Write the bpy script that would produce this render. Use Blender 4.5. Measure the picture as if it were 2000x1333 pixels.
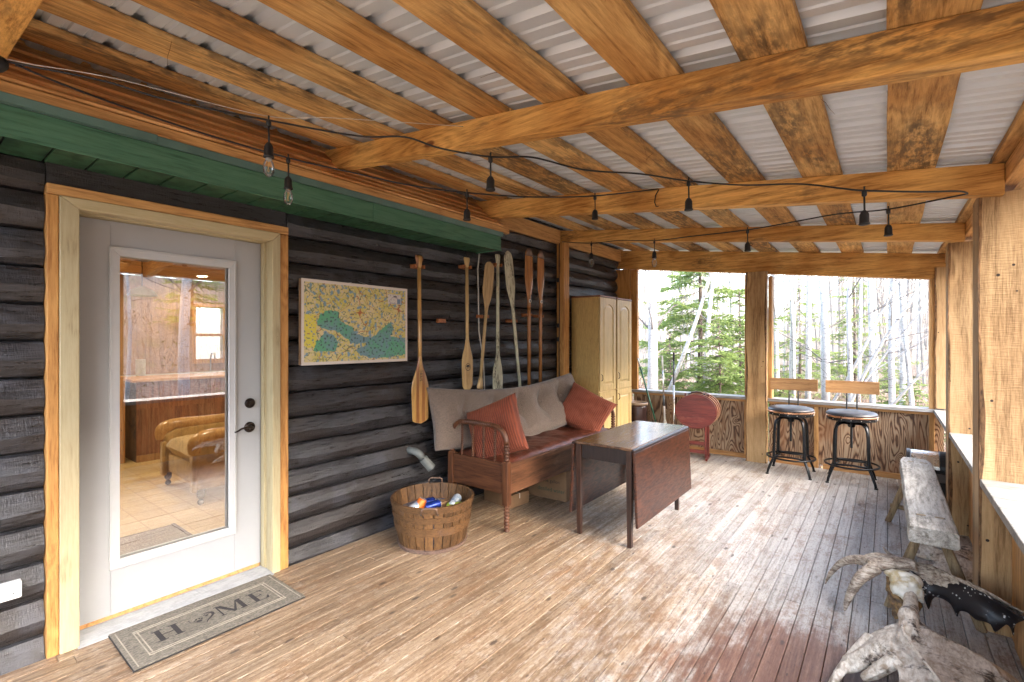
import bpy, bmesh, math, random
from mathutils import Vector, Matrix, noise
R = math.radians
for o in list(bpy.data.objects): bpy.data.objects.remove(o, do_unlink=True)
S = bpy.context.scene
C = S.collection
rnd = random.Random(7)

# ------------------------------------------------------------------ camera, sky, sun, exposure
cd = bpy.data.cameras.new('camera'); cam = bpy.data.objects.new('camera', cd); C.objects.link(cam)
cam.location = (3.05, 0.0, 1.46); cam.rotation_euler = (R(90), 0, R(37.829))
cd.sensor_width = 36.0; cd.lens = 36.0 * 944 / 2000; cd.shift_y = (666.5 - 664.0) / 2000 * -1
cd.clip_start = 0.02; cd.clip_end = 400
S.camera = cam
SUN_EL, SUN_AZ = 30, 96         # degrees; azimuth measured from +Y towards +X
w = bpy.data.worlds.new('World'); S.world = w; w.use_nodes = True
wn = w.node_tree.nodes; wl = w.node_tree.links
sky = wn.new('ShaderNodeTexSky'); sky.sky_type = 'NISHITA'; sky.sun_disc = False
sky.sun_elevation = R(SUN_EL); sky.sun_rotation = R(SUN_AZ); sky.air_density = 1.0; sky.dust_density = 3.0
hs = wn.new('ShaderNodeHueSaturation'); hs.inputs['Saturation'].default_value = 0.85
wl.new(sky.outputs[0], hs.inputs['Color']); wl.new(hs.outputs[0], wn['Background'].inputs['Color'])
wn['Background'].inputs['Strength'].default_value = 0.15
sl = bpy.data.lights.new('sun', 'SUN'); sl.energy = 0.55; sl.angle = R(75); sl.color = (1.0, 0.95, 0.88)
sun = bpy.data.objects.new('sun', sl); C.objects.link(sun)
sd = Vector((math.sin(R(SUN_AZ)) * math.cos(R(SUN_EL)), math.cos(R(SUN_AZ)) * math.cos(R(SUN_EL)), math.sin(R(SUN_EL))))
sun.rotation_euler = sd.to_track_quat('Z', 'Y').to_euler(); sun.location = (12, -4, 14)
S.view_settings.view_transform = 'Standard'; S.view_settings.look = 'None'; S.view_settings.gamma = 1
S.view_settings.use_curve_mapping = False
S.view_settings.exposure = 4.1
S.render.engine = 'CYCLES'
S.cycles.max_bounces = 9; S.cycles.diffuse_bounces = 7; S.cycles.glossy_bounces = 4; S.cycles.transparent_max_bounces = 24
S.cycles.sample_clamp_indirect = 6.0

# ------------------------------------------------------------------ material helpers
class NT:
    def __init__(s, name):
        s.m = bpy.data.materials.new(name); s.m.use_nodes = True
        s.n = s.m.node_tree.nodes; s.l = s.m.node_tree.links
        s.b = s.n['Principled BSDF']; s.out = s.n['Material Output']
    def new(s, t, **k):
        n = s.n.new('ShaderNode' + t)
        for a, v in k.items():
            if hasattr(n, a) and a not in ('Scale',): setattr(n, a, v)
            else: n.inputs[a].default_value = v
        return n
    def link(s, a, b): s.l.new(a, b)
    def math(s, op, a, b=None, c=None, clamp=False):
        n = s.n.new('ShaderNodeMath'); n.operation = op; n.use_clamp = clamp
        for i, v in enumerate((a, b, c)):
            if v is None: continue
            if isinstance(v, (int, float)): n.inputs[i].default_value = v
            else: s.l.new(v, n.inputs[i])
        return n.outputs[0]
    def mix(s, f, a, b, mode='MIX'):
        n = s.n.new('ShaderNodeMix'); n.data_type = 'RGBA'; n.blend_type = mode
        for sock, v in ((n.inputs[0], f), (n.inputs[6], a), (n.inputs[7], b)):
            if isinstance(v, (int, float)): sock.default_value = v
            elif isinstance(v, tuple): sock.default_value = (*v[:3], 1)
            else: s.l.new(v, sock)
        return n.outputs[2]
    def ramp(s, f, stops, interp='LINEAR'):
        n = s.n.new('ShaderNodeValToRGB'); e = n.color_ramp; e.interpolation = interp
        while len(e.elements) < len(stops): e.elements.new(0.5)
        for el, (p, c) in zip(e.elements, stops):
            el.position = p; el.color = (*c, 1) if len(c) == 3 else c
        s.l.new(f, n.inputs[0]); return n.outputs[0]
    def noise(s, vec, scale, detail=3, rough=.55, dist=0.0, out=0):
        n = s.n.new('ShaderNodeTexNoise'); n.inputs['Scale'].default_value = scale; n.inputs['Detail'].default_value = detail
        n.inputs['Roughness'].default_value = rough; n.inputs['Distortion'].default_value = dist
        s.l.new(vec, n.inputs['Vector']); return n.outputs[out]
    def smooth(s, v, lo, hi):
        n = s.n.new('ShaderNodeMapRange'); n.interpolation_type = 'SMOOTHSTEP'; n.clamp = True
        n.inputs[1].default_value = lo; n.inputs[2].default_value = hi; s.l.new(v, n.inputs[0]); return n.outputs[0]
    def coords(s, rand=True, scale=(1, 1, 1), kind='Object'):
        tc = s.n.new('ShaderNodeTexCoord'); v = tc.outputs[kind]
        if rand:
            oi = s.n.new('ShaderNodeObjectInfo')
            vm = s.n.new('ShaderNodeVectorMath'); vm.operation = 'MULTIPLY'
            cb = s.n.new('ShaderNodeCombineXYZ')
            for i in range(3): s.l.new(oi.outputs['Random'], cb.inputs[i])
            s.l.new(cb.outputs[0], vm.inputs[0]); vm.inputs[1].default_value = (31.7, 57.3, 83.1)
            ad = s.n.new('ShaderNodeVectorMath'); ad.operation = 'ADD'
            s.l.new(v, ad.inputs[0]); s.l.new(vm.outputs[0], ad.inputs[1]); v = ad.outputs[0]; s.rand = oi.outputs['Random']
        s.raw = v
        mp = s.n.new('ShaderNodeMapping'); mp.inputs['Scale'].default_value = scale; s.l.new(v, mp.inputs[0])
        return mp.outputs[0]
    def bump(s, h, strength, dist=0.01):
        n = s.n.new('ShaderNodeBump'); n.inputs['Strength'].default_value = strength; n.inputs['Distance'].default_value = dist
        s.l.new(h, n.inputs['Height']); s.l.new(n.outputs[0], s.b.inputs['Normal']); return n

AX = {'X': 0, 'Y': 1, 'Z': 2}
def wood(name, lo, hi, axis='Y', ring=10.0, freq=42.0, fine=80.0, along=0.07, knots=0.0, knot_scale=2.2, knot_col=None,
         stain=0.0, stain_col=(.05, .035, .025), stain_scale=3.0, stain_str=.8, rough=.6, bump=.25, vary=.25, tint=None, spec=.35, coat=0.0, saw=0.0, rw=.15, nails=0.0):
    t = NT(name); a = AX[axis]
    sc = [1, 1, 1]; sc[a] = along
    v = t.coords(True, tuple(sc))
    n1 = t.noise(v, ring, 2, .5, .3)
    field = n1
    if knots:
        vs = [1, 1, 1]; vs[a] = .45
        mp = t.n.new('ShaderNodeMapping'); mp.inputs['Scale'].default_value = vs; t.link(t.raw, mp.inputs[0])
        vo = t.n.new('ShaderNodeTexVoronoi'); vo.inputs['Scale'].default_value = knot_scale; t.link(mp.outputs[0], vo.inputs['Vector'])
        kd = vo.outputs['Distance']
        infl = t.math('MULTIPLY', t.math('SUBTRACT', 1, t.smooth(kd, 0.0, .28)), .35)
        field = t.math('ADD', n1, infl)
    rings = t.math('MULTIPLY_ADD', t.math('SINE', t.math('MULTIPLY', field, freq)), .5, .5)
    fib = t.noise(v, fine, 4, .65)
    big = t.noise(t.raw, 1.7, 2, .5)
    fib2 = t.noise(v, fine * 2.7, 3, .7)
    f = t.math('ADD', t.math('MULTIPLY', rings, rw), t.math('ADD', t.math('MULTIPLY', fib, .66 - rw * .5), t.math('MULTIPLY', fib2, .52 - rw * .5)))
    col = t.ramp(f, [(.38, tuple(c * .72 for c in lo)), (.56, tuple((a_ + b_) * .5 for a_, b_ in zip(lo, hi))), (.76, hi)])
    if tint: col = t.mix(t.smooth(big, .42, .62), col, t.mix(1.0, col, tint, 'MULTIPLY'))
    if knots:
        kc = knot_col or tuple(c * .35 for c in lo)
        col = t.mix(t.math('MULTIPLY', t.math('SUBTRACT', 1, t.smooth(kd, knots * .55, knots)), .85), col, kc)
    if stain:
        sv = [1, 1, 1]; sv[a] = .3
        mp2 = t.n.new('ShaderNodeMapping'); mp2.inputs['Scale'].default_value = sv; t.link(t.raw, mp2.inputs[0])
        s1 = t.noise(mp2.outputs[0], stain_scale, 5, .72)
        s2 = t.noise(mp2.outputs[0], stain_scale * 14, 3, .7)
        sm = t.math('MULTIPLY', t.smooth(s1, .66 - stain * .3, .78 - stain * .2), t.smooth(s2, .35, .6))
        col = t.mix(t.math('MULTIPLY', sm, stain_str), col, stain_col)
    if nails:
        vn = t.n.new('ShaderNodeTexVoronoi'); vn.inputs['Scale'].default_value = 9; t.link(t.raw, vn.inputs['Vector'])
        col = t.mix(t.math('SUBTRACT', 1, t.smooth(vn.outputs[0], nails * .7, nails)), col, (.03, .018, .012))
    hv = t.n.new('ShaderNodeHueSaturation'); t.link(col, hv.inputs['Color'])
    t.link(t.math('MULTIPLY_ADD', t.rand, vary, 1 - vary * .5), hv.inputs['Value'])
    t.link(hv.outputs[0], t.b.inputs['Base Color'])
    t.b.inputs['Specular IOR Level'].default_value = spec
    t.link(t.math('MULTIPLY_ADD', fib, -.25, rough + .12, clamp=True), t.b.inputs['Roughness'])
    if coat:
        t.b.inputs['Coat Weight'].default_value = coat; t.b.inputs['Coat Roughness'].default_value = .22
    h = t.math('ADD', t.math('MULTIPLY', fib, 1.0), t.math('MULTIPLY', rings, .25))
    if saw:   # circular-saw / band-saw marks across the grain
        ws = [0, 0, 0]; ws[a] = 1
        mp3 = t.n.new('ShaderNodeMapping'); mp3.inputs['Scale'].default_value = tuple(1 if i == a else .12 for i in range(3)); t.link(t.raw, mp3.inputs[0])
        sw = t.noise(mp3.outputs[0], 160, 1, .5)
        h = t.math('ADD', h, t.math('MULTIPLY', sw, saw))
    t.bump(h, bump, .006)
    return t.m

def plain(name, col, rough=.5, metal=0.0, var=.12, nscale=8.0, bump=0.0, bscale=60.0, spec=.5, coat=0.0, col2=None, lo=.4, hi=.65, sheen=0.0):
    t = NT(name); v = t.coords(True)
    n = t.noise(v, nscale, 4, .6)
    c2 = col2 or tuple(c * (1 - var * 2) for c in col)
    t.link(t.mix(t.smooth(n, lo, hi), col, c2), t.b.inputs['Base Color'])
    t.link(t.math('MULTIPLY_ADD', n, .16, max(rough - .08, .02)), t.b.inputs['Roughness'])
    t.b.inputs['Metallic'].default_value = metal; t.b.inputs['Specular IOR Level'].default_value = spec
    if coat: t.b.inputs['Coat Weight'].default_value = coat; t.b.inputs['Coat Roughness'].default_value = .15
    if sheen: t.b.inputs['Sheen Weight'].default_value = sheen
    if bump: t.bump(t.noise(v, bscale, 3, .6), bump, .004)
    return t.m

def emis(name, col, s):
    t = NT(name); t.b.inputs['Base Color'].default_value = (*col, 1)
    t.b.inputs['Emission Color'].default_value = (*col, 1); t.b.inputs['Emission Strength'].default_value = s
    return t.m

def glass(name, refl=1.0, tint=(1, 1, 1), rough=0.0):
    t = NT(name); t.n.remove(t.b)
    tr = t.n.new('ShaderNodeBsdfTransparent'); tr.inputs[0].default_value = (*tint, 1)
    gl = t.n.new('ShaderNodeBsdfGlossy'); gl.inputs['Roughness'].default_value = rough
    fr = t.n.new('ShaderNodeFresnel'); fr.inputs[0].default_value = 1.5
    mx = t.n.new('ShaderNodeMixShader')
    t.link(t.math('MULTIPLY', fr.outputs[0], refl, clamp=True), mx.inputs[0]); t.link(tr.outputs[0], mx.inputs[1]); t.link(gl.outputs[0], mx.inputs[2])
    t.link(mx.outputs[0], t.out.inputs[0]); return t.m

# ------------------------------------------------------------------ mesh helpers
class MB:
    def __init__(s): s.v = []; s.f = []
    def add(s, vs, fs):
        b = len(s.v); s.v += [tuple(v) for v in vs]; s.f += [tuple(b + i for i in f) for f in fs]; return s
    def box(s, x0, x1, y0, y1, z0, z1):
        return s.add([(x0,y0,z0),(x1,y0,z0),(x1,y1,z0),(x0,y1,z0),(x0,y0,z1),(x1,y0,z1),(x1,y1,z1),(x0,y1,z1)],
                     [(0,3,2,1),(4,5,6,7),(0,1,5,4),(1,2,6,5),(2,3,7,6),(3,0,4,7)])
    def obox(s, c, size, m):
        c = Vector(c); vs = []
        for sz in (-.5, .5):
            for sx, sy in ((-.5,-.5),(.5,-.5),(.5,.5),(-.5,.5)):
                vs.append(c + m @ Vector((sx*size[0], sy*size[1], sz*size[2])))
        return s.add(vs, [(0,3,2,1),(4,5,6,7),(0,1,5,4),(1,2,6,5),(2,3,7,6),(3,0,4,7)])
    def bar(s, p0, p1, w, h, up=(0,0,1)):
        p0 = Vector(p0); p1 = Vector(p1); d = p1 - p0; L = d.length; y = d.normalized(); u = Vector(up)
        x = y.cross(u)
        if x.length < 1e-4: x = y.cross(Vector((1,0,0)))
        x.normalize(); z = x.cross(y)
        return s.obox((p0 + p1) / 2, (w, L, h), Matrix((x, y, z)).transposed())
    def prism(s, poly, fn, d0, d1):
        """poly: 2-D points; fn(a, b, d) -> 3-D"""
        n = len(poly); vs = [fn(a, b, d0) for a, b in poly] + [fn(a, b, d1) for a, b in poly]
        fs = [tuple(range(n))[::-1], tuple(range(n, 2 * n))] + [(i, (i + 1) % n, n + (i + 1) % n, n + i) for i in range(n)]
        return s.add(vs, fs)
    def tube(s, pts, rad, n=8, cap=True, flat=1.0, up=None):
        pts = [Vector(p) for p in pts]; m = len(pts)
        if isinstance(rad, (int, float)): rad = [rad] * m
        T = [(pts[min(i + 1, m - 1)] - pts[max(i - 1, 0)]).normalized() for i in range(m)]
        u = Vector(up) if up else (Vector((0,0,1)) if abs(T[0].z) < .9 else Vector((1,0,0)))
        x = (u - T[0] * u.dot(T[0])).normalized(); vs = []
        for i in range(m):
            x = (x - T[i] * x.dot(T[i])).normalized(); y = T[i].cross(x)
            for k in range(n):
                a = 2 * math.pi * k / n
                vs.append(pts[i] + (x * math.cos(a) * flat + y * math.sin(a)) * rad[i])
        fs = [(i*n+k, i*n+(k+1)%n, (i+1)*n+(k+1)%n, (i+1)*n+k) for i in range(m-1) for k in range(n)]
        if cap: fs += [tuple(range(n))[::-1], tuple((m-1)*n+k for k in range(n))]
        return s.add(vs, fs)
    def lathe(s, prof, n=24, c=(0,0,0), mat=None, sx=1.0, cap=True):
        c = Vector(c); vs = []; m = len(prof)
        for r, z in prof:
            for k in range(n):
                a = 2*math.pi*k/n; p = Vector((r*math.cos(a)*sx, r*math.sin(a), z))
                vs.append(c + (mat @ p if mat else p))
        fs = [(i*n+k, i*n+(k+1)%n, (i+1)*n+(k+1)%n, (i+1)*n+k) for i in range(m-1) for k in range(n)]
        if cap:
            fs += [tuple(range(n))[::-1], tuple((m-1)*n+k for k in range(n))]
        return s.add(vs, fs)
    def grid(s, fn, nu, nv, cu=False):
        vs = [fn(i/(nu if cu else nu-1), j/(nv-1)) for j in range(nv) for i in range(nu)]
        fs = [(j*nu+i, j*nu+(i+1)%nu, (j+1)*nu+(i+1)%nu, (j+1)*nu+i) for j in range(nv-1) for i in range(nu if cu else nu-1)]
        return s.add(vs, fs)
    def mesh(s, name):
        me = bpy.data.meshes.new(name); me.from_pydata(s.v, [], s.f); me.update()
        return me
    def obj(s, name, mat, parent=None, bevel=0.0, smooth=False, loc=None, rot=None, seg=2, fix=True):
        me = s.mesh(name)
        if fix:
            bm = bmesh.new(); bm.from_mesh(me); bmesh.ops.recalc_face_normals(bm, faces=bm.faces); bm.to_mesh(me); bm.free()
        return link(name, me, mat, parent, bevel, smooth, loc, rot, seg)

def link(name, me, mat, parent=None, bevel=0.0, smooth=False, loc=None, rot=None, seg=2):
    if mat and not me.materials: me.materials.append(mat)
    if smooth: me.polygons.foreach_set('use_smooth', [True] * len(me.polygons))
    o = bpy.data.objects.new(name, me); C.objects.link(o)
    if parent: o.parent = parent
    if loc: o.location = loc
    if rot: o.rotation_euler = rot
    if bevel:
        b = o.modifiers.new('edges', 'BEVEL'); b.width = bevel; b.segments = seg; b.limit_method = 'ANGLE'; b.angle_limit = R(40)
    return o
def box(name, mat, parent, x0, x1, y0, y1, z0, z1, bevel=.003, **k):
    return MB().box(x0, x1, y0, y1, z0, z1).obj(name, mat, parent, bevel, **k)
def tag(o, label=None, cat=None, group=None, kind=None):
    if label: o['label'] = label
    if cat: o['category'] = cat
    if group: o['group'] = group
    if kind: o['kind'] = kind
    return o
def thing(name, label, cat, loc=(0,0,0), rz=0.0, group=None):
    o = bpy.data.objects.new(name, None); C.objects.link(o); o.location = loc; o.rotation_euler = (0, 0, rz)
    o.empty_display_size = .1
    return tag(o, label, cat, group)
def copy_tree(o, parent=None):
    c = o.copy(); C.objects.link(c)
    if parent: c.parent = parent
    for ch in list(o.children): copy_tree(ch, c)
    return c
def text_mesh(s, size, extrude=0.0004, shear=0.0):
    cu = bpy.data.curves.new('t', 'FONT'); cu.body = s; cu.size = size; cu.extrude = extrude; cu.shear = shear
    cu.align_x = 'CENTER'; cu.align_y = 'CENTER'; cu.resolution_u = 3
    ob = bpy.data.objects.new('t', cu); C.objects.link(ob)
    bpy.context.view_layer.update()
    me = bpy.data.meshes.new_from_object(ob.evaluated_get(bpy.context.evaluated_depsgraph_get()))
    bpy.data.objects.remove(ob, do_unlink=True); bpy.data.curves.remove(cu)
    return me
def nz(x, y=0.0, z=0.0): return noise.noise(Vector((x, y, z)))

# ------------------------------------------------------------------ materials
M = {}
M['rafter'] = wood('rough_sawn_rafter', (.40, .175, .038), (.82, .48, .145), 'X', ring=7, knots=.045, knot_scale=2.0, knot_col=(.13, .035, .012), stain=.6, stain_col=(.10, .06, .03), rough=.66, bump=.35, tint=(.72, .62, .5), saw=.5, vary=.2)
M['purlin'] = wood('rough_sawn_purlin', (.38, .185, .05), (.78, .49, .19), 'Y', ring=7, knots=.04, knot_scale=1.7, knot_col=(.15, .045, .015), stain=.85, stain_col=(.07, .05, .03), stain_scale=2.4, rough=.7, bump=.4, tint=(.8, .68, .55), saw=.6, vary=.3)
M['orange_y'] = wood('planed_pine_y', (.42, .19, .06), (.70, .40, .15), 'Y', knots=.03, knot_scale=2.5, knot_col=(.2, .06, .015), rough=.5, bump=.15, vary=.2)
M['orange_z'] = wood('planed_pine_z', (.34, .135, .033), (.58, .305, .095), 'Z', nails=.06, knots=.02, knot_scale=3, knot_col=(.18, .05, .015), stain=.2, stain_col=(.28, .10, .03), rough=.5, bump=.2, vary=.15)
M['plank_brown'] = wood('slope_roof_plank', (.48, .23, .07), (.80, .47, .19), 'Y', ring=8, rough=.6, bump=.2, tint=(.75, .62, .5), stain=.3, stain_col=(.14, .05, .02))  # the old-slope planks' own brown
M['post_z'] = wood('timber_post', (.27, .15, .06), (.51, .335, .165), 'Z', ring=5, freq=20, knots=.028, knot_scale=3.2, knot_col=(.12, .04, .015), stain=.30, stain_col=(.24, .15, .08), rough=.7, bump=.45, tint=(.9, .85, .8), saw=.9, vary=.12, rw=.22, nails=.075)
M['bark'] = wood('wane_bark', (.05, .028, .016), (.24, .125, .055), 'Z', ring=14, fine=50, along=.3, stain=.6, stain_col=(.30, .15, .05), rough=.85, bump=.9)
M['sidewall'] = wood('half_wall_board', (.32, .14, .045), (.62, .34, .13), 'Z', ring=6, knots=.025, stain=.55, stain_col=(.10, .07, .05), stain_scale=2.2, rough=.68, bump=.3, vary=.3)
M['sill'] = wood('weathered_sill', (.16, .145, .125), (.30, .285, .26), 'X', ring=8, freq=18, along=.2, knots=.02, stain=.3, stain_col=(.25, .24, .2), rough=.6, bump=.5, vary=.1)
M['sill_x'] = wood('grey_sill', (.20, .185, .17), (.36, .345, .33), 'X', rough=.45, bump=.3, vary=.1)
M['stud'] = wood('stud', (.40, .19, .06), (.66, .38, .15), 'Z', knots=.02, rough=.6, bump=.25)
M['stud_x'] = wood('stud_x', (.36, .16, .05), (.60, .32, .12), 'X', knots=.02, rough=.6, bump=.25)
def log_mat():
    t = NT('black_stained_log'); v = t.coords(True, (1, .10, 1))
    fib = t.noise(v, 85, 5, .68); big = t.noise(t.raw, 4, 4, .62); pat = t.noise(t.raw, 1.3, 2, .5)
    ch = t.noise(t.coords(True, (.2, 1, .2)), 150, 2, .5)
    col = t.mix(t.smooth(fib, .33, .70), (.012, .011, .0115), (.048, .047, .052))
    col = t.mix(t.math('MULTIPLY', t.smooth(pat, .48, .62), .6), col, (.028, .021, .018))
    col = t.mix(t.math('MULTIPLY', t.smooth(big, .50, .66), .45), col, (.075, .080, .095))  # blue-grey sheen painted into the colour in random patches
    kn = t.n.new('ShaderNodeTexVoronoi'); kn.inputs['Scale'].default_value = 5; t.link(t.coords(True, (.3, 1, 1)), kn.inputs['Vector'])
    col = t.mix(t.math('MULTIPLY', t.math('SUBTRACT', 1, t.smooth(kn.outputs[0], .02, .035)), .6), col, (.16, .09, .045))
    t.link(col, t.b.inputs['Base Color']); t.b.inputs['Specular IOR Level'].default_value = .55
    t.link(t.math('MULTIPLY_ADD', fib, .30, .16), t.b.inputs['Roughness'])
    t.bump(t.math('ADD', t.math('MULTIPLY', fib, 1.2), t.math('MULTIPLY', ch, .5)), .7, .006); return t.m
M['log'] = log_mat()
def floor_mat():
    t = NT('weathered_fir_floor'); v = t.coords(True, (1, .05, 1))
    n1 = t.noise(v, 12, 2, .5, .3)
    rings = t.math('MULTIPLY_ADD', t.math('SINE', t.math('MULTIPLY', n1, 44)), .5, .5)
    fib = t.noise(v, 190, 5, .7); fib3 = t.noise(t.coords(True, (1, .16, 1)), 150, 4, .75)
    f = t.math('ADD', t.math('MULTIPLY', rings, .14), t.math('ADD', t.math('MULTIPLY', fib, .48), t.math('MULTIPLY', fib3, .46)))
    bare = t.ramp(f, [(.37, (.105, .062, .036)), (.51, (.265, .175, .105)), (.70, (.42, .32, .22))])
    geo = t.n.new('ShaderNodeNewGeometry'); sx = t.n.new('ShaderNodeSeparateXYZ'); t.link(geo.outputs['Position'], sx.inputs[0])
    px, py = sx.outputs[0], sx.outputs[1]
    mp = t.n.new('ShaderNodeMapping'); mp.inputs['Scale'].default_value = (1, .5, 1); t.link(geo.outputs['Position'], mp.inputs[0])
    w1 = t.noise(mp.outputs[0], 2.6, 5, .7); w2 = t.noise(mp.outputs[0], 15, 5, .75); w3 = t.noise(v, 45, 4, .7); w4 = t.noise(mp.outputs[0], 42, 4, .75)
    # worn, bleached finish plus sky glare painted grey-white towards the open outer and far sides
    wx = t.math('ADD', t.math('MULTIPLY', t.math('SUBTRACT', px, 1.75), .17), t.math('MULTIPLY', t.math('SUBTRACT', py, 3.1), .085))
    wear_glare = t.math('ADD', t.math('ADD', wx, t.math('MULTIPLY', w1, .45)), t.math('ADD', t.math('MULTIPLY', w2, .50), t.math('ADD', t.math('MULTIPLY', w3, .22), t.math('MULTIPLY', w4, .25))))
    wear_glare = t.smooth(wear_glare, .58, .90)
    grey = t.ramp(f, [(.34, (.22, .195, .175)), (.52, (.47, .442, .412)), (.75, (.62, .598, .575))])  # raised paler than weathering alone, to offset the low light there
    col = t.mix(wear_glare, bare, grey)
    w5 = t.noise(mp.outputs[0], 85, 4, .8)
    col = t.mix(t.math('MULTIPLY', t.math('SUBTRACT', 1, t.smooth(w5, .36, .50)), .55), col, t.mix(1.0, col, (.45, .38, .33), 'MULTIPLY'))
    sc = t.math('MULTIPLY', t.smooth(t.noise(mp.outputs[0], 5.0, 6, .82), .49, .62), .62)      # brown scuffed patches
    col = t.mix(t.math('MULTIPLY', sc, t.smooth(w4, .34, .50)), col, (.19, .098, .046))
    sc2 = t.math('MULTIPLY', t.smooth(t.math('ADD', t.math('MULTIPLY', w4, .6), t.math('MULTIPLY', w3, .5)), .58, .68), .42)   # chipped pale flakes
    col = t.mix(sc2, col, (.60, .52, .43))
    dx = t.math('SUBTRACT', px, 2.84); dy = t.math('SUBTRACT', py, 2.18)                          # old red-brown finish left near the antlers
    dd = t.math('SQRT', t.math('ADD', t.math('MULTIPLY', t.math('MULTIPLY', dx, dx), 2.1), t.math('MULTIPLY', t.math('MULTIPLY', dy, dy), 1.3)))
    st = t.math('ADD', dd, t.math('MULTIPLY', t.math('SUBTRACT', w1, .5), 1.1)); st = t.math('ADD', st, t.math('MULTIPLY', t.math('SUBTRACT', w2, .5), 1.0)); st = t.math('ADD', st, t.math('MULTIPLY', t.math('SUBTRACT', w3, .5), .8))
    st = t.math('SUBTRACT', 1, t.smooth(st, .52, 1.0))
    red = t.ramp(f, [(.25, (.07, .026, .016)), (.55, (.17, .072, .042)), (.8, (.33, .18, .11))])
    col = t.mix(t.math('MULTIPLY', st, .9), col, red)
    vo = t.n.new('ShaderNodeTexVoronoi'); vo.inputs['Scale'].default_value = 8; t.link(t.coords(True, (1, .42, 1)), vo.inputs['Vector'])   # knots
    kd = t.math('ADD', vo.outputs['Distance'], t.math('MULTIPLY', w4, .14))
    col = t.mix(t.math('MULTIPLY', t.math('SUBTRACT', 1, t.smooth(kd, .12, .20)), .85), col, (.045, .028, .02))
    vo2 = t.n.new('ShaderNodeTexVoronoi'); vo2.inputs['Scale'].default_value = 26; t.link(t.coords(True, (1, .34, 1)), vo2.inputs['Vector'])   # gouges and specks
    kd2 = t.math('ADD', vo2.outputs['Distance'], t.math('MULTIPLY', t.noise(t.raw, 9, 2, .5), .42))
    col = t.mix(t.math('MULTIPLY', t.math('SUBTRACT', 1, t.smooth(kd2, .24, .32)), .75), col, (.06, .036, .026))
    hv = t.n.new('ShaderNodeHueSaturation'); t.link(col, hv.inputs['Color'])
    t.link(t.math('MULTIPLY_ADD', t.rand, .22, .71), hv.inputs['Value']); t.link(hv.outputs[0], t.b.inputs['Base Color'])
    t.link(t.math('MULTIPLY_ADD', w2, .4, .28), t.b.inputs['Roughness'])
    t.b.inputs['Specular IOR Level'].default_value = .5
    t.bump(t.math('ADD', f, t.math('MULTIPLY', w4, .5)), .3, .004); return t.m
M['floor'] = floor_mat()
def ply_mat():
    t = NT('fir_plywood'); v = t.coords(True, (1, .05, .16))
    n1 = t.noise(v, 5.4, 2.2, .55, .5)
    mp = t.n.new('ShaderNodeMapping'); mp.inputs['Scale'].default_value = (1, .02, .75); t.link(t.raw, mp.inputs[0])
    vo = t.n.new('ShaderNodeTexVoronoi'); vo.inputs['Scale'].default_value = 4.6; t.link(mp.outputs[0], vo.inputs['Vector'])
    kd = vo.outputs['Distance']
    k = t.math('POWER', t.math('SUBTRACT', 1, t.smooth(kd, 0, .34)), 1.6)
    field = t.math('ADD', n1, t.math('MULTIPLY', k, .16))
    wob = t.noise(t.coords(True, (1, .05, .5)), 26, 3, .6)
    s = t.math('MULTIPLY_ADD', t.math('SINE', t.math('ADD', t.math('MULTIPLY', field, 125), t.math('MULTIPLY', wob, 2.6))), .5, .5)
    fib = t.noise(t.coords(True, (1, 1, .05)), 150, 4, .65)
    s2 = t.math('ADD', t.math('POWER', s, .6), t.math('MULTIPLY', t.math('SUBTRACT', fib, .5), .9))
    col = t.ramp(s2, [(.10, (.075, .033, .015)), (.36, (.18, .088, .042)), (.6, (.31, .19, .105)), (1.0, (.41, .285, .175))])
    big = t.noise(t.coords(True, (1, .05, .4)), 5, 3, .6)
    col = t.mix(t.math('MULTIPLY', t.smooth(big, .52, .66), .55), col, (.27, .115, .045))
    col = t.mix(t.math('SUBTRACT', 1, t.smooth(kd, .045, .075)), col, (.16, .09, .05))
    t.link(col, t.b.inputs['Base Color']); t.b.inputs['Roughness'].default_value = .62
    t.bump(s2, .35, .004); return t.m
M['ply'] = ply_mat()
def metal_mat():
    t = NT('galvalume_roof'); v = t.coords(True, (.25, 1, 1))
    n = t.noise(v, 6, 4, .6)
    t.link(t.mix(n, (.58, .635, .69), (.72, .77, .815)), t.b.inputs['Base Color'])
    t.b.inputs['Metallic'].default_value = .42; t.link(t.math('MULTIPLY_ADD', n, .25, .36), t.b.inputs['Roughness']); return t.m
M['tin'] = metal_mat()
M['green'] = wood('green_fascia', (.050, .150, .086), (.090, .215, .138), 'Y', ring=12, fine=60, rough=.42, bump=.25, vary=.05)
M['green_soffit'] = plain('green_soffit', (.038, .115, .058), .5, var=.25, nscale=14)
M['teal'] = plain('drip_edge', (.085, .165, .14), .38, var=.1, metal=.2)
M['black_rubber'] = plain('black_rubber', (.012, .012, .013), .55, var=.1)
M['black_metal'] = plain('black_metal', (.018, .019, .021), .38, metal=.6, var=.2, nscale=30, bump=.1)
M['bronze'] = plain('oil_rubbed_bronze', (.045, .032, .026), .33, metal=.85, var=.2, nscale=30)
M['white_door'] = plain('white_door_paint', (.375, .385, .395), .38, var=.02, nscale=3, bump=.03, bscale=30)
M['white_trim'] = plain('white_trim', (.50, .505, .505), .35, var=.02)
M['cream'] = wood('cream_jamb', (.36, .285, .15), (.46, .39, .235), 'Z', ring=4, freq=14, knots=.012, knot_scale=5, knot_col=(.12, .06, .03), rough=.5, bump=.1, vary=.05)
M['alu'] = plain('aluminium', (.34, .35, .36), .42, metal=.45, var=.08, nscale=20)
M['white_plastic'] = plain('white_plastic', (.74, .73, .70), .35, var=.03)
M['grey_plastic'] = plain('grey_pvc', (.15, .16, .15), .45, var=.1)
M['dark'] = plain('dark_print', (.02, .02, .022), .7)
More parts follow.
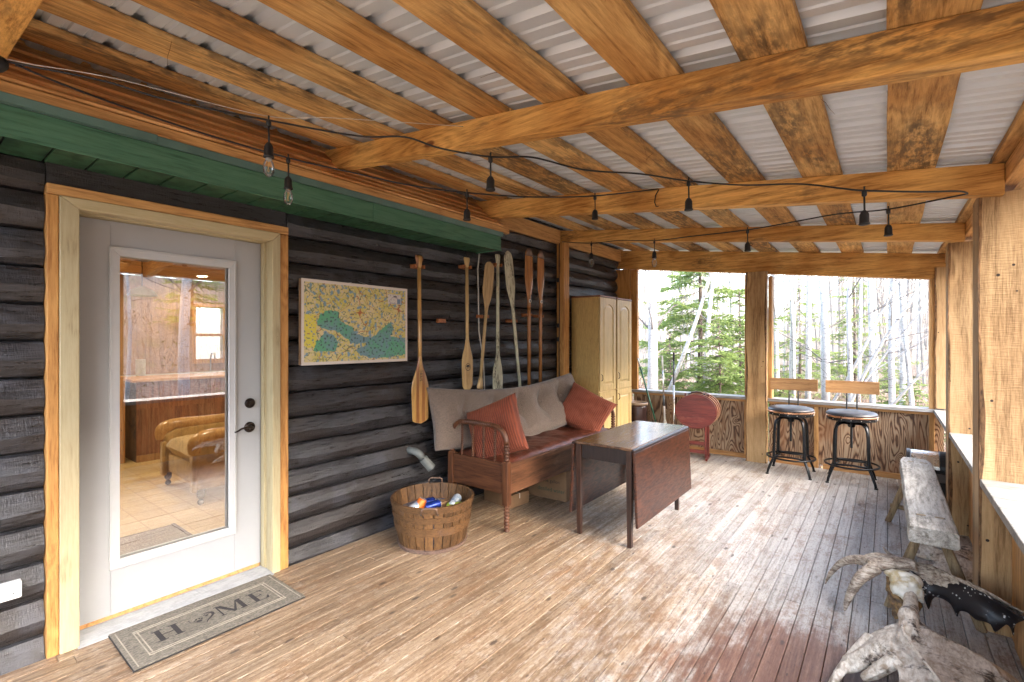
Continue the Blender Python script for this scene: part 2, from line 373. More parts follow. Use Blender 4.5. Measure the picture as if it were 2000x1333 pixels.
M['paper'] = plain('paper', (.72, .68, .60), .7, var=.06)
M['cardboard'] = plain('cardboard', (.22, .125, .06), .8, var=.08, bump=.1)
M['copper'] = plain('copper_band', (.72, .40, .24), .28, metal=.9, var=.1)
M['steel'] = plain('brushed_steel', (.66, .64, .61), .28, metal=.9, var=.05)
M['rope'] = plain('white_cord', (.62, .60, .55), .6)
M['clear'] = glass('bulb_glass', .9)
M['filament'] = plain('filament', (.75, .42, .12), .3, metal=.8)
M['pane'] = glass('door_glass', 6.5, (.97, .98, .97))
# ------------------------------------------------------------------ the setting: floor
SL = -.121
def zr(x): return 2.741 + SL * x          # underside of the purlins / top of the rafters
YN, YF = -.9, 6.50                        # near and far end of the porch
WX = 3.52                                  # inner face of the outer half wall
floor = tag(bpy.data.objects.new('floor', None), kind='structure'); C.objects.link(floor)
fr = random.Random(3); bw = .0762
joist = MB().box(-.02, 3.9, YN, 6.62, -.22, -.05).obj('subfloor', M['dark'], floor)
i = 0; x = .004
while x < 3.55:
    y = YN; first = True
    while y < 6.49:
        L = fr.uniform(1.6, 3.4) if not first else fr.uniform(.8, 3.2); first = False
        y1 = min(y + L, 6.49)
        if 6.49 - y1 < .5: y1 = 6.49
        dz = fr.uniform(-.0012, .0012)
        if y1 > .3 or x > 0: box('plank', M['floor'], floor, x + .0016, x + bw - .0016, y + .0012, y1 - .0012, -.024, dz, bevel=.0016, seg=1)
        y = y1
    x += bw; i += 1

# ------------------------------------------------------------------ log siding wall of the cabin
wall = thing('log_wall', 'black stained hewn log siding wall of the cabin behind the sofa', 'wall')
box('wall_core', M['dark'], wall, -.20, -.062, YN, .44, -.25, 2.9, 0)
box('wall_core', M['dark'], wall, -.20, -.062, 1.57, 6.62, -.25, 2.9, 0)
box('wall_core', M['dark'], wall, -.20, -.062, .44, 1.57, 2.17, 2.9, 0)
lr = random.Random(11)
CH = .17
def log_piece(z0, ya, yb, seed):
    n = max(4, int((yb - ya) / .055)); mb = MB(); prof = []
    base = [(-.060, 0.0), (-.034, .012), (-.010, .046), (-.001, .084), (-.014, .128), (-.032, .164), (-.056, .170)]
    rows = []
    for k in range(n + 1):
        y = ya + (yb - ya) * k / n; row = []
        # hewn facets: each scallop keeps its own tilt for 15-35 cm
        s1 = nz(y * 3.1, seed * 7.7) ; s2 = nz(y * 2.3, seed * 3.1, 5); s3 = nz(y * 6.5, seed * 1.7, 9)
        for q, (dx, dz) in enumerate(base):
            if q in (2,): row.append((dx + .009 * s1 + .003 * s3, y, z0 + dz + .024 * s2 + .008 * s3))
            elif q in (3,): row.append((dx + .003 * s3, y, z0 + dz + .022 * s2 + .010 * s1))
            elif q in (4,): row.append((dx + .006 * s1, y, z0 + dz + .016 * s1 + .008 * s3))
            elif q in (5,): row.append((dx + .005 * s2, y, z0 + dz + .007 * s3))
            else: row.append((dx, y, z0 + dz))
        rows.append(row)
    m = len(base); vs = [p for r in rows for p in r]
    fs = [(k*m+q, (k+1)*m+q, (k+1)*m+q+1, k*m+q+1) for k in range(n) for q in range(m-1)]
    b = len(vs); 
    fs += [tuple(range(m)), tuple(n*m+q for q in range(m))[::-1]]
    mb.add(vs, fs); return mb.obj('log_siding', M['log'], wall)
k = 0; z = -.076
while z < 2.72:
    spans = [(YN, .438), (1.571, 6.44)] if z < 2.16 else [(YN, 6.44)]
    if z + CH > 2.16 and z < 2.16: spans = [(YN, .438), (1.571, 6.44)]
    for a, b in spans:
        cuts = [a]
        y = a + lr.uniform(1.2, 3.5)
        while y < b - .7: cuts.append(y); y += lr.uniform(2.2, 3.6)
        cuts.append(b)
        for c0, c1 in zip(cuts, cuts[1:]): log_piece(z, c0 + .001, c1 - .0015, lr.uniform(0, 99))
    z += CH; k += 1
# strip over the door head between casing and the course above
box('log_filler', M['log'], wall, -.06, -.012, .44, 1.569, 2.179, 2.30, .004)

# ------------------------------------------------------------------ old eave over the door: green soffit, fascia, drip edge
eave = thing('eave', 'green painted eave with fascia and ribbed soffit above the door', 'eave')
FX = .285; EY = 3.40
y = YN
while y < EY - .01:
    y1 = min(y + .148, EY)
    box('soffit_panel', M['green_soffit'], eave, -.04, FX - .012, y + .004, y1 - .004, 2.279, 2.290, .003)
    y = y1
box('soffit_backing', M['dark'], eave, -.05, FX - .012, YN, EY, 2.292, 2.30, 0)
yj = 2.02
box('fascia', M['green'], eave, FX - .011, FX, YN, yj - .0008, 2.268, 2.394, .002)
box('fascia', M['green'], eave, FX - .0115, FX - .0005, yj + .0008, EY, 2.268, 2.394, .002)
box('fascia_lip', M['green'], eave, FX + .0005, FX + .006, YN, EY + .002, 2.264, 2.274, .002)
box('end_return', M['green'], eave, -.04, FX - .012, EY - .006, EY + .004, 2.270, 2.47, .002)
MB().prism([(FX + .001, 2.394), (FX + .012, 2.392), (FX + .022, 2.430), (FX - .03, 2.440), (FX - .03, 2.42)], lambda a, b, d: (a, d, b), YN, EY + .012).obj('drip_edge', M['teal'], eave, .0015)
MB().prism([(FX + .02, 2.394), (FX + .026, 2.397), (FX + .036, 2.43), (FX + .022, 2.431)], lambda a, b, d: (a, d, b), -.2, .78).obj('flashing_patch', M['teal'], eave, .0015)

# ------------------------------------------------------------------ porch roof: planks on the old slope, rafters, purlins, metal sheets
roof = thing('porch_roof', 'lean-to porch roof of orange rough sawn rafters and flat purlins under ribbed metal', 'roof')
box('nailer', M['orange_y'], roof, FX - .02, FX + .018, YN, 3.50, 2.432, 2.481, .003)
# boards laid up the old roof slope, each lapping the one below
dirv = Vector((-.72, 0, .694)); nrm = Vector((.694, 0, .72)); p = Vector((FX + .004, 0, 2.484))
for q, wd in enumerate((.062, .070, .085, .11, .12, .13)):
    c0 = p + nrm * (.004 + .0 * q); c1 = c0 + dirv * wd
    MB().add([c0 + Vector((0, YN, 0)), c1 + Vector((0, YN, 0)), c1 + nrm * .002 + Vector((0, YN, 0)), c0 + nrm * .016 + Vector((0, YN, 0)),
              c0 + Vector((0, 3.42, 0)), c1 + Vector((0, 3.42, 0)), c1 + nrm * .002 + Vector((0, 3.42, 0)), c0 + nrm * .016 + Vector((0, 3.42, 0))],
             [(0,1,2,3),(4,7,6,5),(0,4,5,1),(1,5,6,2),(2,6,7,3),(3,7,4,0)]).obj('slope_plank', M['plank_brown'], roof, .002)
    p = p + dirv * (wd - .002)
box('slope_backing', M['plank_brown'], roof, -.3, -.06, YN, 3.42, 2.70, 2.95, 0)
MB().prism([(FX - .03, 2.44), (-.06, 2.78), (-.06, 2.70), (FX - .1, 2.44)], lambda a, b, d: (a, d, b), YN, 3.41).obj('slope_backing', M['plank_brown'], roof)
# ledger where the eave stops
MB().prism([(.0, 2.575), (.042, 2.572), (.042, zr(.042) - .004), (.0, zr(0) - .004)], lambda a, b, d: (a, d, b), 3.43, 4.80).obj('ledger', M['orange_y'], roof, .003)
MB().prism([(.0, 2.575), (.042, 2.572), (.042, zr(.042) - .004), (.0, zr(0) - .004)], lambda a, b, d: (a, d, b), 4.915, 6.425).obj('ledger', M['orange_y'], roof, .003)
def rafter(y0, y1, h, x0, x1, name='rafter', wob=0):
    n = 18; br = random.Random(int(y0 * 100)); mb = MB()
    for k in range(n + 1):
        x = x0 + (x1 - x0) * k / n; e = .0025 * nz(x * 2.2, y0); e2 = .003 * nz(x * 3, y0, 4)
        zt = zr(x) - .001; mb.v += [(x, y0 + e, zt), (x, y1 - e2, zt), (x, y1 - e2, zt - h + e), (x, y0 + e, zt - h + e2)]
    for k in range(n):
        b = k * 4; mb.f += [(b + q, b + (q + 1) % 4, b + 4 + (q + 1) % 4, b + 4 + q) for q in range(4)]
    mb.f += [(0, 1, 2, 3), (n*4+3, n*4+2, n*4+1, n*4)]
    return mb.obj(name, M['rafter'], roof, .004)
rafter(.205, .285, .135, .10, 3.50)
rafter(1.796, 1.872, .132, -.04, 3.50)
rafter(3.307, 3.390, .150, .06, 3.50)
rafter(4.820, 4.895, .130, -.02, 3.50)
rafter(6.430, 6.53, .257, -.03, 3.55, 'header')
pr = random.Random(5)
xs = [(-.205, -.02), (.196, .39), (.600, .80), (1.007, 1.205), (1.421, 1.615), (1.827, 2.02), (2.243, 2.44), (2.649, 2.845), (3.049, 3.248), (3.455, 3.66)]
PT = .034
for xa, xb in xs:
    ends = [YN - .1, pr.choice((.24, 1.83)), pr.choice((3.35, 4.86)), 6.62] if pr.random() < .7 else [YN - .1, 3.35, 6.62]
    for ya, yb in zip(ends, ends[1:]):
        n = int((yb - ya) / .12); mb = MB(); sd_ = pr.uniform(0, 50)
        for k in range(n + 1):
            yy = ya + .001 + (yb - ya - .002) * k / n
            a = xa + .004 * nz(yy * 2.5, sd_) ; b = xb + .005 * nz(yy * 2.1, sd_, 3)
            mb.v += [(a, yy, zr(a)), (b, yy, zr(b)), (b + .003 * nz(yy * 5, sd_, 7), yy, zr(b) + PT), (a, yy, zr(a) + PT)]
        for k in range(n):
            b = k * 4; mb.f += [(b + q, b + (q + 1) % 4, b + 4 + (q + 1) % 4, b + 4 + q) for q in range(4)]
        mb.f += [(0, 1, 2, 3), (n*4+3, n*4+2, n*4+1, n*4)]
        mb.obj('purlin', M['purlin'], roof, .003)
    if 0.3 < xa < 3.3:      # torn wood fibres along the sawn arris
        for _ in range(5):
            yy = pr.uniform(.6, 5.5); e = pr.choice((xa, xb)); pts = [(e, yy, zr(e) + .004)]
            d = Vector((pr.uniform(-1, 1), pr.uniform(-1, 1), pr.uniform(-1, .2))) * .022
            for q in range(3):
                d = d + Vector((pr.uniform(-1, 1), pr.uniform(-1, 1), -.6)) * .008; pts.append(tuple(Vector(pts[-1]) + d))
            MB().tube(pts, [.0011, .0009, .0007, .0004], 3).obj('fibre', M['bark'], roof)
# ribbed sheets, ribs running down the slope
pat = [(0, 0), (.012, 0), (.026, .022), (.052, .022), (.066, 0), (.108, 0), (.114, .0065), (.126, .0065), (.132, 0), (.176, 0), (.182, .0065), (.194, .0065), (.200, 0)]
SW = .228
y = YN - .15; sheet = 0
while y < 6.7:
    prof = []
    for r in range(4):
        prof += [(y + r * SW + a, b) for a, b in pat]
    prof.append((y + 4 * SW + .0105, 0))
    mb = MB(); off = .0007 if sheet % 2 else 0
    for xx in (-.35, 1.3, 2.6, 3.95):
        mb.v += [(xx, a, zr(xx) + PT + .0015 + b + off) for a, b in prof]
    n = len(prof)
    for r in range(3): mb.f += [(r*n+q, (r+1)*n+q, (r+1)*n+q+1, r*n+q+1) for q in range(n - 1)]
    o = mb.obj('roof_sheet', M['tin'], roof, fix=False)
    sm = o.modifiers.new('thickness', 'SOLIDIFY'); sm.thickness = .0012; sm.offset = 1
    y += 4 * SW; sheet += 1
# eave plate on the outer posts
MB().prism([(3.502, 2.225), (3.56, 2.225), (3.56, zr(3.56) - .002), (3.502, zr(3.502) - .002)], lambda a, b, d: (a, d, b), YN, 6.43).obj('eave_plate', M['orange_y'], roof, .003)

# ------------------------------------------------------------------ timber posts
def live_post(name, label, x0, x1, y0, y1, z0, z1, seed, wane_left=True, wane_right=False, knots=()):
    """square timber whose inner near corner keeps its waney edge"""
    t = thing(name, label, 'post', ((x0 + x1) / 2, (y0 + y1) / 2, z0)); ox, oy = (x0 + x1) / 2, (y0 + y1) / 2
    n = 34; H = z1 - z0
    def edge(z, s): return .006 + .026 * (nz(z * 1.5, s) + .22) + .008 * nz(z * 6, s, 3)
    body = MB(); bk = MB(); bk2 = MB()
    for k in range(n + 1):
        z = H * k / n; wl = max(.004, edge(z, seed)) if wane_left else .003; wr = max(.004, edge(z, seed + 20)) if wane_right else .003
        body.v += [(x0 - ox, y0 + wl * .9 - oy, z), (x0 + wl - ox, y0 - oy, z), (x1 - wr - ox, y0 - oy, z), (x1 - ox, y0 + wr * .9 - oy, z), (x1 - ox, y1 - oy, z), (x0 - ox, y1 - oy, z)]
        for bb, sx, wv in ((bk, x0, wl), (bk2, x1, -wr)):
            px, py = sx - ox, y0 - oy; d = abs(wv)
            r = .003 + .004 * abs(nz(z * 14, seed, 8)); s = 1 if wv > 0 else -1
            bb.v += [(px - s * .0008, py + d * .92, z), (px + s * (d * .35 - r), py + d * .42 - r, z), (px + s * d * 1.02, py - .0008, z), (px + s * (d * .6), py + d * .6 + .004, z)]
    for k in range(n):
        b = k * 6; body.f += [(b + q, b + (q + 1) % 6, b + 6 + (q + 1) % 6, b + 6 + q) for q in range(6)]
        b = k * 4
        for bb in (bk, bk2): bb.f += [(b + q, b + (q + 1) % 4, b + 4 + (q + 1) % 4, b + 4 + q) for q in range(4)]
    body.f += [tuple(range(6)), tuple(n*6 + q for q in range(6))[::-1]]
    body.obj('timber', M['post_z'], t)
    if wane_left: bk.obj('waney_edge', M['bark'], t)
    if wane_right: bk2.obj('waney_edge', M['bark'], t)
    return t
live_post('timber_post', 'thick sawn post with waney edge at the right picture edge above the antlers', 3.415, 3.70, 3.37, 3.60, 0, 2.19, 2)
live_post('timber_post', 'sawn post with waney edge behind the bench, middle one of the outer side', 3.415, 3.68, 4.91, 5.12, 0, 2.19, 5)
live_post('timber_post', 'narrow sawn post with waney edge in the far outer corner', 3.425, 3.66, 6.40, 6.56, .775, 2.18, 9)
live_post('timber_post', 'knotty post with waney edges between the two far openings', 1.700, 1.925, 6.33, 6.427, 0, 2.27, 14, True, True)
live_post('timber_post', 'sawn outer post mirrored at the left of the door glass', 3.415, 3.68, 1.38, 1.60, 0, 2.19, 31)
live_post('timber_post', 'sawn post at the near outer corner of the porch', 3.415, 3.68, -.50, -.30, 0, 2.19, 41)
pc = thing('corner_post', 'plain orange post behind the tall cabinets in the far inner corner', 'post', (.10, 6.45, 0))
MB().box(-.16, .075, -.045, .06, 0, 2.46).obj('timber', M['orange_z'], pc, .004)
MB().box(.079, .17, .0, .06, .76, 2.45).obj('jamb_board', M['orange_z'], pc, .003)
pw = thing('wall_post', 'orange post against the log wall between sofa and cabinets', 'post', (.05, 4.84, 0))
MB().box(-.05, .048, -.06, .06, 0, 2.596).obj('timber', M['orange_z'], pw, .004)
MB().tube([(-.01, -.066, 2.58), (-.012, -.067, 2.2), (-.008, -.066, 1.9), (-.014, -.067, 1.3), (-.01, -.066, .9)], .006, 6).obj('cord', M['black_rubber'], pw, smooth=True)
for zz in (2.13, 1.60, 1.44): MB().box(-.045, -.015, -.078, -.06, zz, zz + .05).obj('cord_clip', M['black_rubber'], pw, .004)

# ------------------------------------------------------------------ far half wall and its openings
hw = thing('far_half_wall', 'plywood panelled half wall with grey sill under the far openings', 'wall', (1.8, 6.48, 0)); ox, oy = 1.8, 6.48
def fb(name, m, x0, x1, y0, y1, z0, z1, b=.003): return box(name, m, hw, x0 - ox, x1 - ox, y0 - oy, y1 - oy, z0, z1, b)
fb('plywood_panel', M['ply'], .20, 1.70, 6.505, 6.517, .04, .74, 0)
fb('plywood_panel', M['ply'], 1.925, 2.42, 6.505, 6.517, .04, .74, 0)
fb('plywood_panel', M['ply'], 2.422, 3.50, 6.506, 6.518, .04, .74, 0)
for a, b in ((.20, 1.698), (1.93, 2.385), (2.475, 3.48)): fb('bottom_plate', M['stud_x'], a, b, 6.468, 6.503, .0, .055)
for a, b in ((.20, 1.698), (1.93, 3.50)): fb('top_plate', M['stud_x'], a, b, 6.452, 6.503, .697, .727)
for a in (1.655, 2.388, 3.385): fb('stud', M['stud'], a, a + .042, 6.470, 6.503, .056 if a != 2.388 else .001, .696)
fb('sill', M['sill_x'], .20, 1.715, 6.405, 6.60, .729, .762)
fb('sill', M['sill_x'], 1.91, 3.50, 6.405, 6.60, .729, .762)
for a, b, z1 in ((1.668, 1.699, 2.26), (1.926, 1.965, 2.22), (3.385, 3.43, 2.07)): fb('jamb', M['stud'], a, b, 6.435, 6.56, .763, z1)

# ------------------------------------------------------------------ outer half wall, one bay between each pair of posts
def bay(y0, y1, label, seed):
    t = thing('side_half_wall', label, 'wall', (WX, (y0 + y1) / 2, 0)); oy = (y0 + y1) / 2; br = random.Random(seed)
    box('sill', M['sill'], t, 3.418 - WX, 3.70 - WX, y0 - oy + .002, y1 - oy - .002, .722, .760, .004)
    box('trim_strip', M['sidewall'], t, .0 - .016, .004, y0 - oy + .003, y1 - oy - .003, .655, .72, .003)
    y = y0 + .002
    while y < y1 - .02:
        w_ = br.uniform(.17, .25); yb = min(y + w_, y1 - .002)
        if y1 - yb < .07: yb = y1 - .002
        d = br.uniform(0, .006)
        box('wall_board', M['sidewall'], t, .006 + d, .03 + d, y - oy + .002, yb - oy - .002, .0, .72, .003); y = yb
    box('wall_backing', M['sidewall'], t, .045, .06, y0 - oy, y1 - oy, -.2, .72, 0)
    return t
bay(5.12, 6.44, 'short board half wall with pale sill in the far outer corner behind the trash can', 1)
bay(3.60, 4.91, 'board half wall with pale weathered sill beside the rustic bench', 2)
bay(1.60, 3.37, 'board half wall with pale knotty sill beside the antlers at the right edge', 3)
bay(-.30, 1.38, 'unseen board half wall added at the near outer corner to cut low light', 4)  # out of view, added to cut low light on door and floor
# ------------------------------------------------------------------ entrance door and frame
fr_ = thing('door_frame', 'cream jambs with orange pine outer trim and aluminium threshold round the white door', 'door frame', (0, 1.0, 0)); oy = 1.0
def df(name, m, x0, x1, y0, y1, z0, z1, b=.003): return box(name, m, fr_, x0, x1, y0 - oy, y1 - oy, z0, z1, b)
df('outer_trim', M['orange_z'], -.05, .018, .440, .4815, 0, 2.130, .004)
df('outer_trim', M['orange_z'], -.05, .018, 1.5155, 1.569, 0, 2.130, .004)
df('outer_trim', M['orange_y'], -.05, .019, .440, 1.569, 2.132, 2.180, .004)
def mitre(pts, x0, x1, m): return MB().prism([(a - oy, b) for a, b in pts], lambda a, b, d: (d, a, b), x0, x1).obj('casing', m, fr_, .004)
YI0, YI1, ZI = .553, 1.452, 2.078
mitre([(.483, .0), (YI0, .0), (YI0, ZI), (.483, 2.130)], -.06, .026, M['cream'])
mitre([(1.514, .0), (1.514, 2.130), (YI1 + .012, ZI), (YI1 + .012, .0)], -.06, .026, M['cream'])
M['cream_y'] = wood('cream_head', (.44, .35, .18), (.55, .465, .28), 'Y', ring=4, freq=14, rough=.5, bump=.1, vary=.05)
mitre([(.4835, 2.1305), (YI0 + .0005, ZI + .0005), (YI1 + .0115, ZI + .0005), (1.5135, 2.1305)], -.06, .0255, M['cream_y'])
df('jamb', M['cream'], -.20, -.061, .515, YI0 + .002, .0, ZI + .04)
df('jamb', M['cream'], -.20, -.061, YI1 + .008, 1.50, .0, ZI + .04)
df('stop', M['cream'], -.105, -.062, YI1 - .001, YI1 + .0075, .02, ZI)
df('stop', M['cream'], -.105, -.062, YI0 + .0025, YI0 + .010, .02, ZI)
df('head_jamb', M['cream_y'], -.20, -.061, .54, 1.48, ZI - .004, ZI + .035)
# threshold: sloping ribbed aluminium with wooden riser
df('sill_riser', M['stud_x'], -.150, -.118, .56, 1.45, .008, .037, .002)
MB().prism([(-.125, .018), (.040, .006), (.040, .0005), (-.125, .0005)], lambda a, b, d: (a, d, b), .545 - oy, 1.468 - oy).obj('threshold', M['alu'], fr_, .001)
for q in range(9):
    a = -.108 + q * .0165; zz = .018 - (a + .125) / .165 * .012
    MB().prism([(a, zz - .001), (a + .005, zz + .0035), (a + .009, zz + .0032), (a + .012, zz - .001)], lambda a, b, d: (a, d, b), .547 - oy, 1.466 - oy).obj('threshold_rib', M['alu'], fr_)

door = thing('door', 'white entrance door with a full length glass pane', 'door', (-.14, .565, .035))
dx, dy, dz = -.14, .565, .035
def dd(name, m, x0, x1, y0, y1, z0, z1, b=.003, p=None): return box(name, m, p or door, x0 - dx, x1 - dx, y0 - dy, y1 - dy, z0 - dz, z1 - dz, b)
GY0, GY1, GZ0, GZ1 = .735, 1.262, .318, 1.895
slab = dd('stile', M['white_door'], -.160, -.115, .562, .700, .038, 2.072, .002)
dd('stile', M['white_door'], -.160, -.115, 1.2985, 1.455, .038, 2.072, .002)
dd('bottom_rail', M['white_door'], -.160, -.1152, .7002, 1.2983, .038, .279, .0)
dd('top_rail', M['white_door'], -.160, -.1152, .7002, 1.2983, 1.936, 2.072, .0)
# glazing frame: four mitred, stepped mouldings
def gm(p4):
    c = [(a - dy, b - dz) for a, b in p4]
    return c
OY0, OY1, OZ0, OZ1 = .692, 1.305, .272, 1.942
for quad in ([(OY0, OZ0), (GY0, GZ0), (GY0, GZ1), (OY0, OZ1)], [(OY1, OZ0), (OY1, OZ1), (GY1, GZ1), (GY1, GZ0)],
             [(OY0, OZ0), (OY1, OZ0), (GY1, GZ0), (GY0, GZ0)], [(OY0, OZ1), (GY0, GZ1), (GY1, GZ1), (OY1, OZ1)]):
    q = gm(quad); mid = [((a * .62 + b[0] * .38), (c_ * .62 + b[1] * .38)) for (a, c_), b in zip(q, (q[3], q[2], q[1], q[0]))]
    MB().prism(q, lambda a, b, d: (d, a, b), -.118 - dx, -.1005 - dx).obj('glazing_moulding', M['white_trim'], door, .003)
    MB().prism(q, lambda a, b, d: (d, a, b), -.165 - dx, -.145 - dx).obj('glazing_moulding', M['white_trim'], door, .003)
for y0, y1, z0, z1 in ((OY0 + .006, OY1 - .006, OZ0 + .010, OZ0 + .016), (OY0 + .006, OY1 - .006, OZ1 - .016, OZ1 - .010)):
    dd('moulding_bead', M['white_trim'], -.1004, -.0975, y0, y1, z0, z1, .001)
for y0, y1 in ((OY0 + .008, OY0 + .013), (OY1 - .013, OY1 - .008)): dd('moulding_bead', M['white_trim'], -.1004, -.0975, y0, y1, OZ0 + .0165, OZ1 - .0165, .001)
dd('glass_pane', M['pane'], -.1335, -.1300, GY0 - .012, GY1 + .012, GZ0 - .012, GZ1 + .012, 0)
# deadbolt and lever
lock = MB().lathe([(.0, 0), (.031, 0), (.031, .006), (.026, .013), (.0, .014)], 28, (0, 0, 0), Matrix.Rotation(R(90), 3, 'Y')).obj('deadbolt', M['bronze'], door, smooth=False, loc=(-.1149 - dx, 1.388 - dy, 1.062 - dz))
MB().lathe([(0, .0139), (.013, .0139), (.013, .019), (0, .020)], 20, (0, 0, 0), Matrix.Rotation(R(90), 3, 'Y')).obj('lock_cylinder', M['bronze'], lock)
hd = MB().lathe([(.0, 0), (.033, 0), (.033, .005), (.024, .012), (.013, .014), (.012, .040), (.0, .041)], 28, (0, 0, 0), Matrix.Rotation(R(90), 3, 'Y')).obj('handle', M['bronze'], door, loc=(-.1149 - dx, 1.386 - dy, .912 - dz))
MB().tube([(.036, .008, 0), (.044, -.012, .003), (.045, -.04, .008), (.044, -.065, .002), (.043, -.085, -.010), (.041, -.103, -.014)], [.009, .0105, .010, .0085, .0075, .006], 10, flat=.7).obj('lever', M['bronze'], hd, smooth=True)

# ------------------------------------------------------------------ outlet
ot = thing('wall_outlet', 'white duplex outlet low on the log wall at the left edge', 'outlet', (.0, .315, .355))
MB().box(-.03, .016, -.058, .046, -.037, .037).obj('cover_plate', M['white_plastic'], ot, .005, seg=3)
for yy in (-.030, .018):
    so = MB().prism([(yy - .017, -.010), (yy - .012, -.017), (yy + .012, -.017), (yy + .017, -.010), (yy + .017, .010), (yy + .012, .017), (yy - .012, .017), (yy - .017, .010)], lambda a, b, d: (d, a, b), .0165, .0185).obj('socket', M['white_plastic'], ot, .001)
    for a, b in ((-.006, -.004), (-.006, .006)): MB().box(.0187, .0195, yy + b - .0012, yy + b + .0012, -.004, .006).obj('slot', M['dark'], so)
    MB().box(.0187, .0195, yy - .0028, yy + .0028, -.012, -.007).obj('slot', M['dark'], so)

# ------------------------------------------------------------------ doormat with HOME and a paw-print heart
def mat_mat():
    t = NT('grey_woven_mat'); v = t.coords(False)
    a = t.noise(t.coords(False, (1, .2, 1)), 260, 2, .6); b = t.noise(v, 120, 3, .6); c = t.noise(v, 4, 3, .6)
    col = t.mix(t.smooth(a, .3, .7), (.080, .069, .052), (.215, .19, .15)); col = t.mix(t.smooth(b, .5, .8), col, (.26, .23, .19))
    col = t.mix(t.math('MULTIPLY', t.smooth(c, .45, .7), .3), col, (.12, .105, .08))
    t.link(col, t.b.inputs['Base Color']); t.b.inputs['Roughness'].default_value = .9; t.bump(t.math('ADD', a, b), .6, .004); return t.m
M['mat'] = mat_mat(); M['mat_light'] = plain('mat_stripe', (.35, .31, .24), .9, bump=.4, bscale=300)
M['mat_ink'] = plain('mat_lettering', (.030, .026, .026), .9, bump=.5, bscale=300)
dm = thing('doormat', 'grey woven doormat lettered HOME in front of the door', 'doormat', (.245, 1.05, .002), R(-.4))
MB().box(-.215, .205, -.395, .395, 0, .007).obj('rubber_backing', M['black_rubber'], dm, .002)
MB().box(-.212, .202, -.392, .392, .0072, .0105).obj('woven_face', M['mat'], dm, .002)
for (x0, x1, y0, y1) in ((-.19, .19, -.375, -.370), (-.19, .19, .370, .375)): MB().box(x0, x1, y0, y1, .0108, .0118).obj('border_line', M['mat_light'], dm)
for s in (-1, 1):
    for a in (.315, .300): MB().box(-.135 + (.315 - a), .135 - (.315 - a), s * a - .0025, s * a + .0025, .0108, .0120).obj('border_line', M['mat_light'], dm)
    for a in (.135, .120): MB().box(s * a - .0025, s * a + .0025, -.318, .318, .0106, .0117).obj('border_line', M['mat_light'], dm)
# letters lie so that they read from the floor side: u along +Y, v along -X
def flat(poly, name='letter', p=None, z=.0121):
    n = len(poly); me = bpy.data.meshes.new(name); bm = bmesh.new()
    vs = [bm.verts.new((-b, a, z)) for a, b in poly]; f = bm.faces.new(vs); bmesh.ops.triangulate(bm, faces=[f]); bm.to_mesh(me); bm.free()
    return link(name, me, M['mat_ink'], p or dm)
def rect(u0, u1, v0, v1): return [(u0, v0), (u1, v0), (u1, v1), (u0, v1)]
def letter(polys, u): 
    b = None
    me = bpy.data.meshes.new('letter'); bm = bmesh.new()
    for i, p_ in enumerate(polys): bm.faces.new([bm.verts.new((-c, a + u, .0121 + i * .0003)) for a, c in p_])
    bmesh.ops.triangulate(bm, faces=bm.faces[:]); bm.to_mesh(me); bm.free(); link('letter', me, M['mat_ink'], dm)
hs_ = .058
letter([rect(-.046, -.024, -hs_, hs_), rect(.024, .046, -hs_, hs_), rect(-.024, .024, -.004, .003), rect(-.057, -.013, -hs_, -hs_ + .007), rect(-.057, -.013, hs_ - .007, hs_), rect(.013, .057, -hs_, -hs_ + .007), rect(.013, .057, hs_ - .007, hs_)], -.205)
letter([rect(-.060, -.053, -hs_, hs_), rect(.038, .060, -hs_, hs_), [(-.060, hs_), (-.036, hs_), (.008, -.050), (.002, -hs_), (-.006, -hs_)], [(.002, -hs_), (.008, -.050), (.044, hs_), (.038, hs_), (-.002, -.040)], rect(-.070, -.043, -hs_, -hs_ + .006), rect(.028, .070, -hs_, -hs_ + .006), rect(.045, .070, hs_ - .006, hs_), rect(-.070, -.050, hs_ - .006, hs_)], .085)
letter([rect(-.030, -.008, -hs_, hs_), rect(-.040, .040, -hs_, -hs_ + .006), rect(-.040, .038, hs_ - .006, hs_), rect(-.008, .018, -.003, .004), [(.040, -hs_), (.046, -.022), (.038, -.034), (.022, -hs_)], [(.038, hs_), (.042, .026), (.034, .036), (.020, hs_)], [(.016, -.018), (.020, .0), (.016, .018), (.012, .0)]], .222)
# heart outline (open loop) and two paws
def heart(t_):
    x_ = 16 * math.sin(t_) ** 3; y_ = 13 * math.cos(t_) - 5 * math.cos(2*t_) - 2 * math.cos(3*t_) - math.cos(4*t_); return x_, y_
pts = [heart(R(6 + 348 * k / 60)) for k in range(61)]
inn = []; outp = []
for k, (a, b) in enumerate(pts):
    th_ = .9 - .06 * abs(k - 18) / 18 * 6; wdt = max(.35, 1.5 * math.exp(-((k - 16) / 11) ** 2) + .45)
    outp.append((a * .0037, b * .0037 + .004)); inn.append((a * .0037 * (1 - .13 * wdt), (b * .0037) * (1 - .13 * wdt) + .004))
hm = MB(); n = len(outp)
hm.v = [(-b, a - .052, .0122) for a, b in outp] + [(-b, a - .052, .0122) for a, b in inn]
hm.f = [(k, k + 1, n + k + 1, n + k) for k in range(6, n - 14)]
hm.obj('heart_outline', M['mat_ink'], dm, fix=False)
def ell(cx, cy, rx, ry, rot=0, n=14): return [(cx + rx*math.cos(a)*math.cos(rot) - ry*math.sin(a)*math.sin(rot), cy + rx*math.cos(a)*math.sin(rot) + ry*math.sin(a)*math.cos(rot)) for a in [2*math.pi*k/n for k in range(n)]]
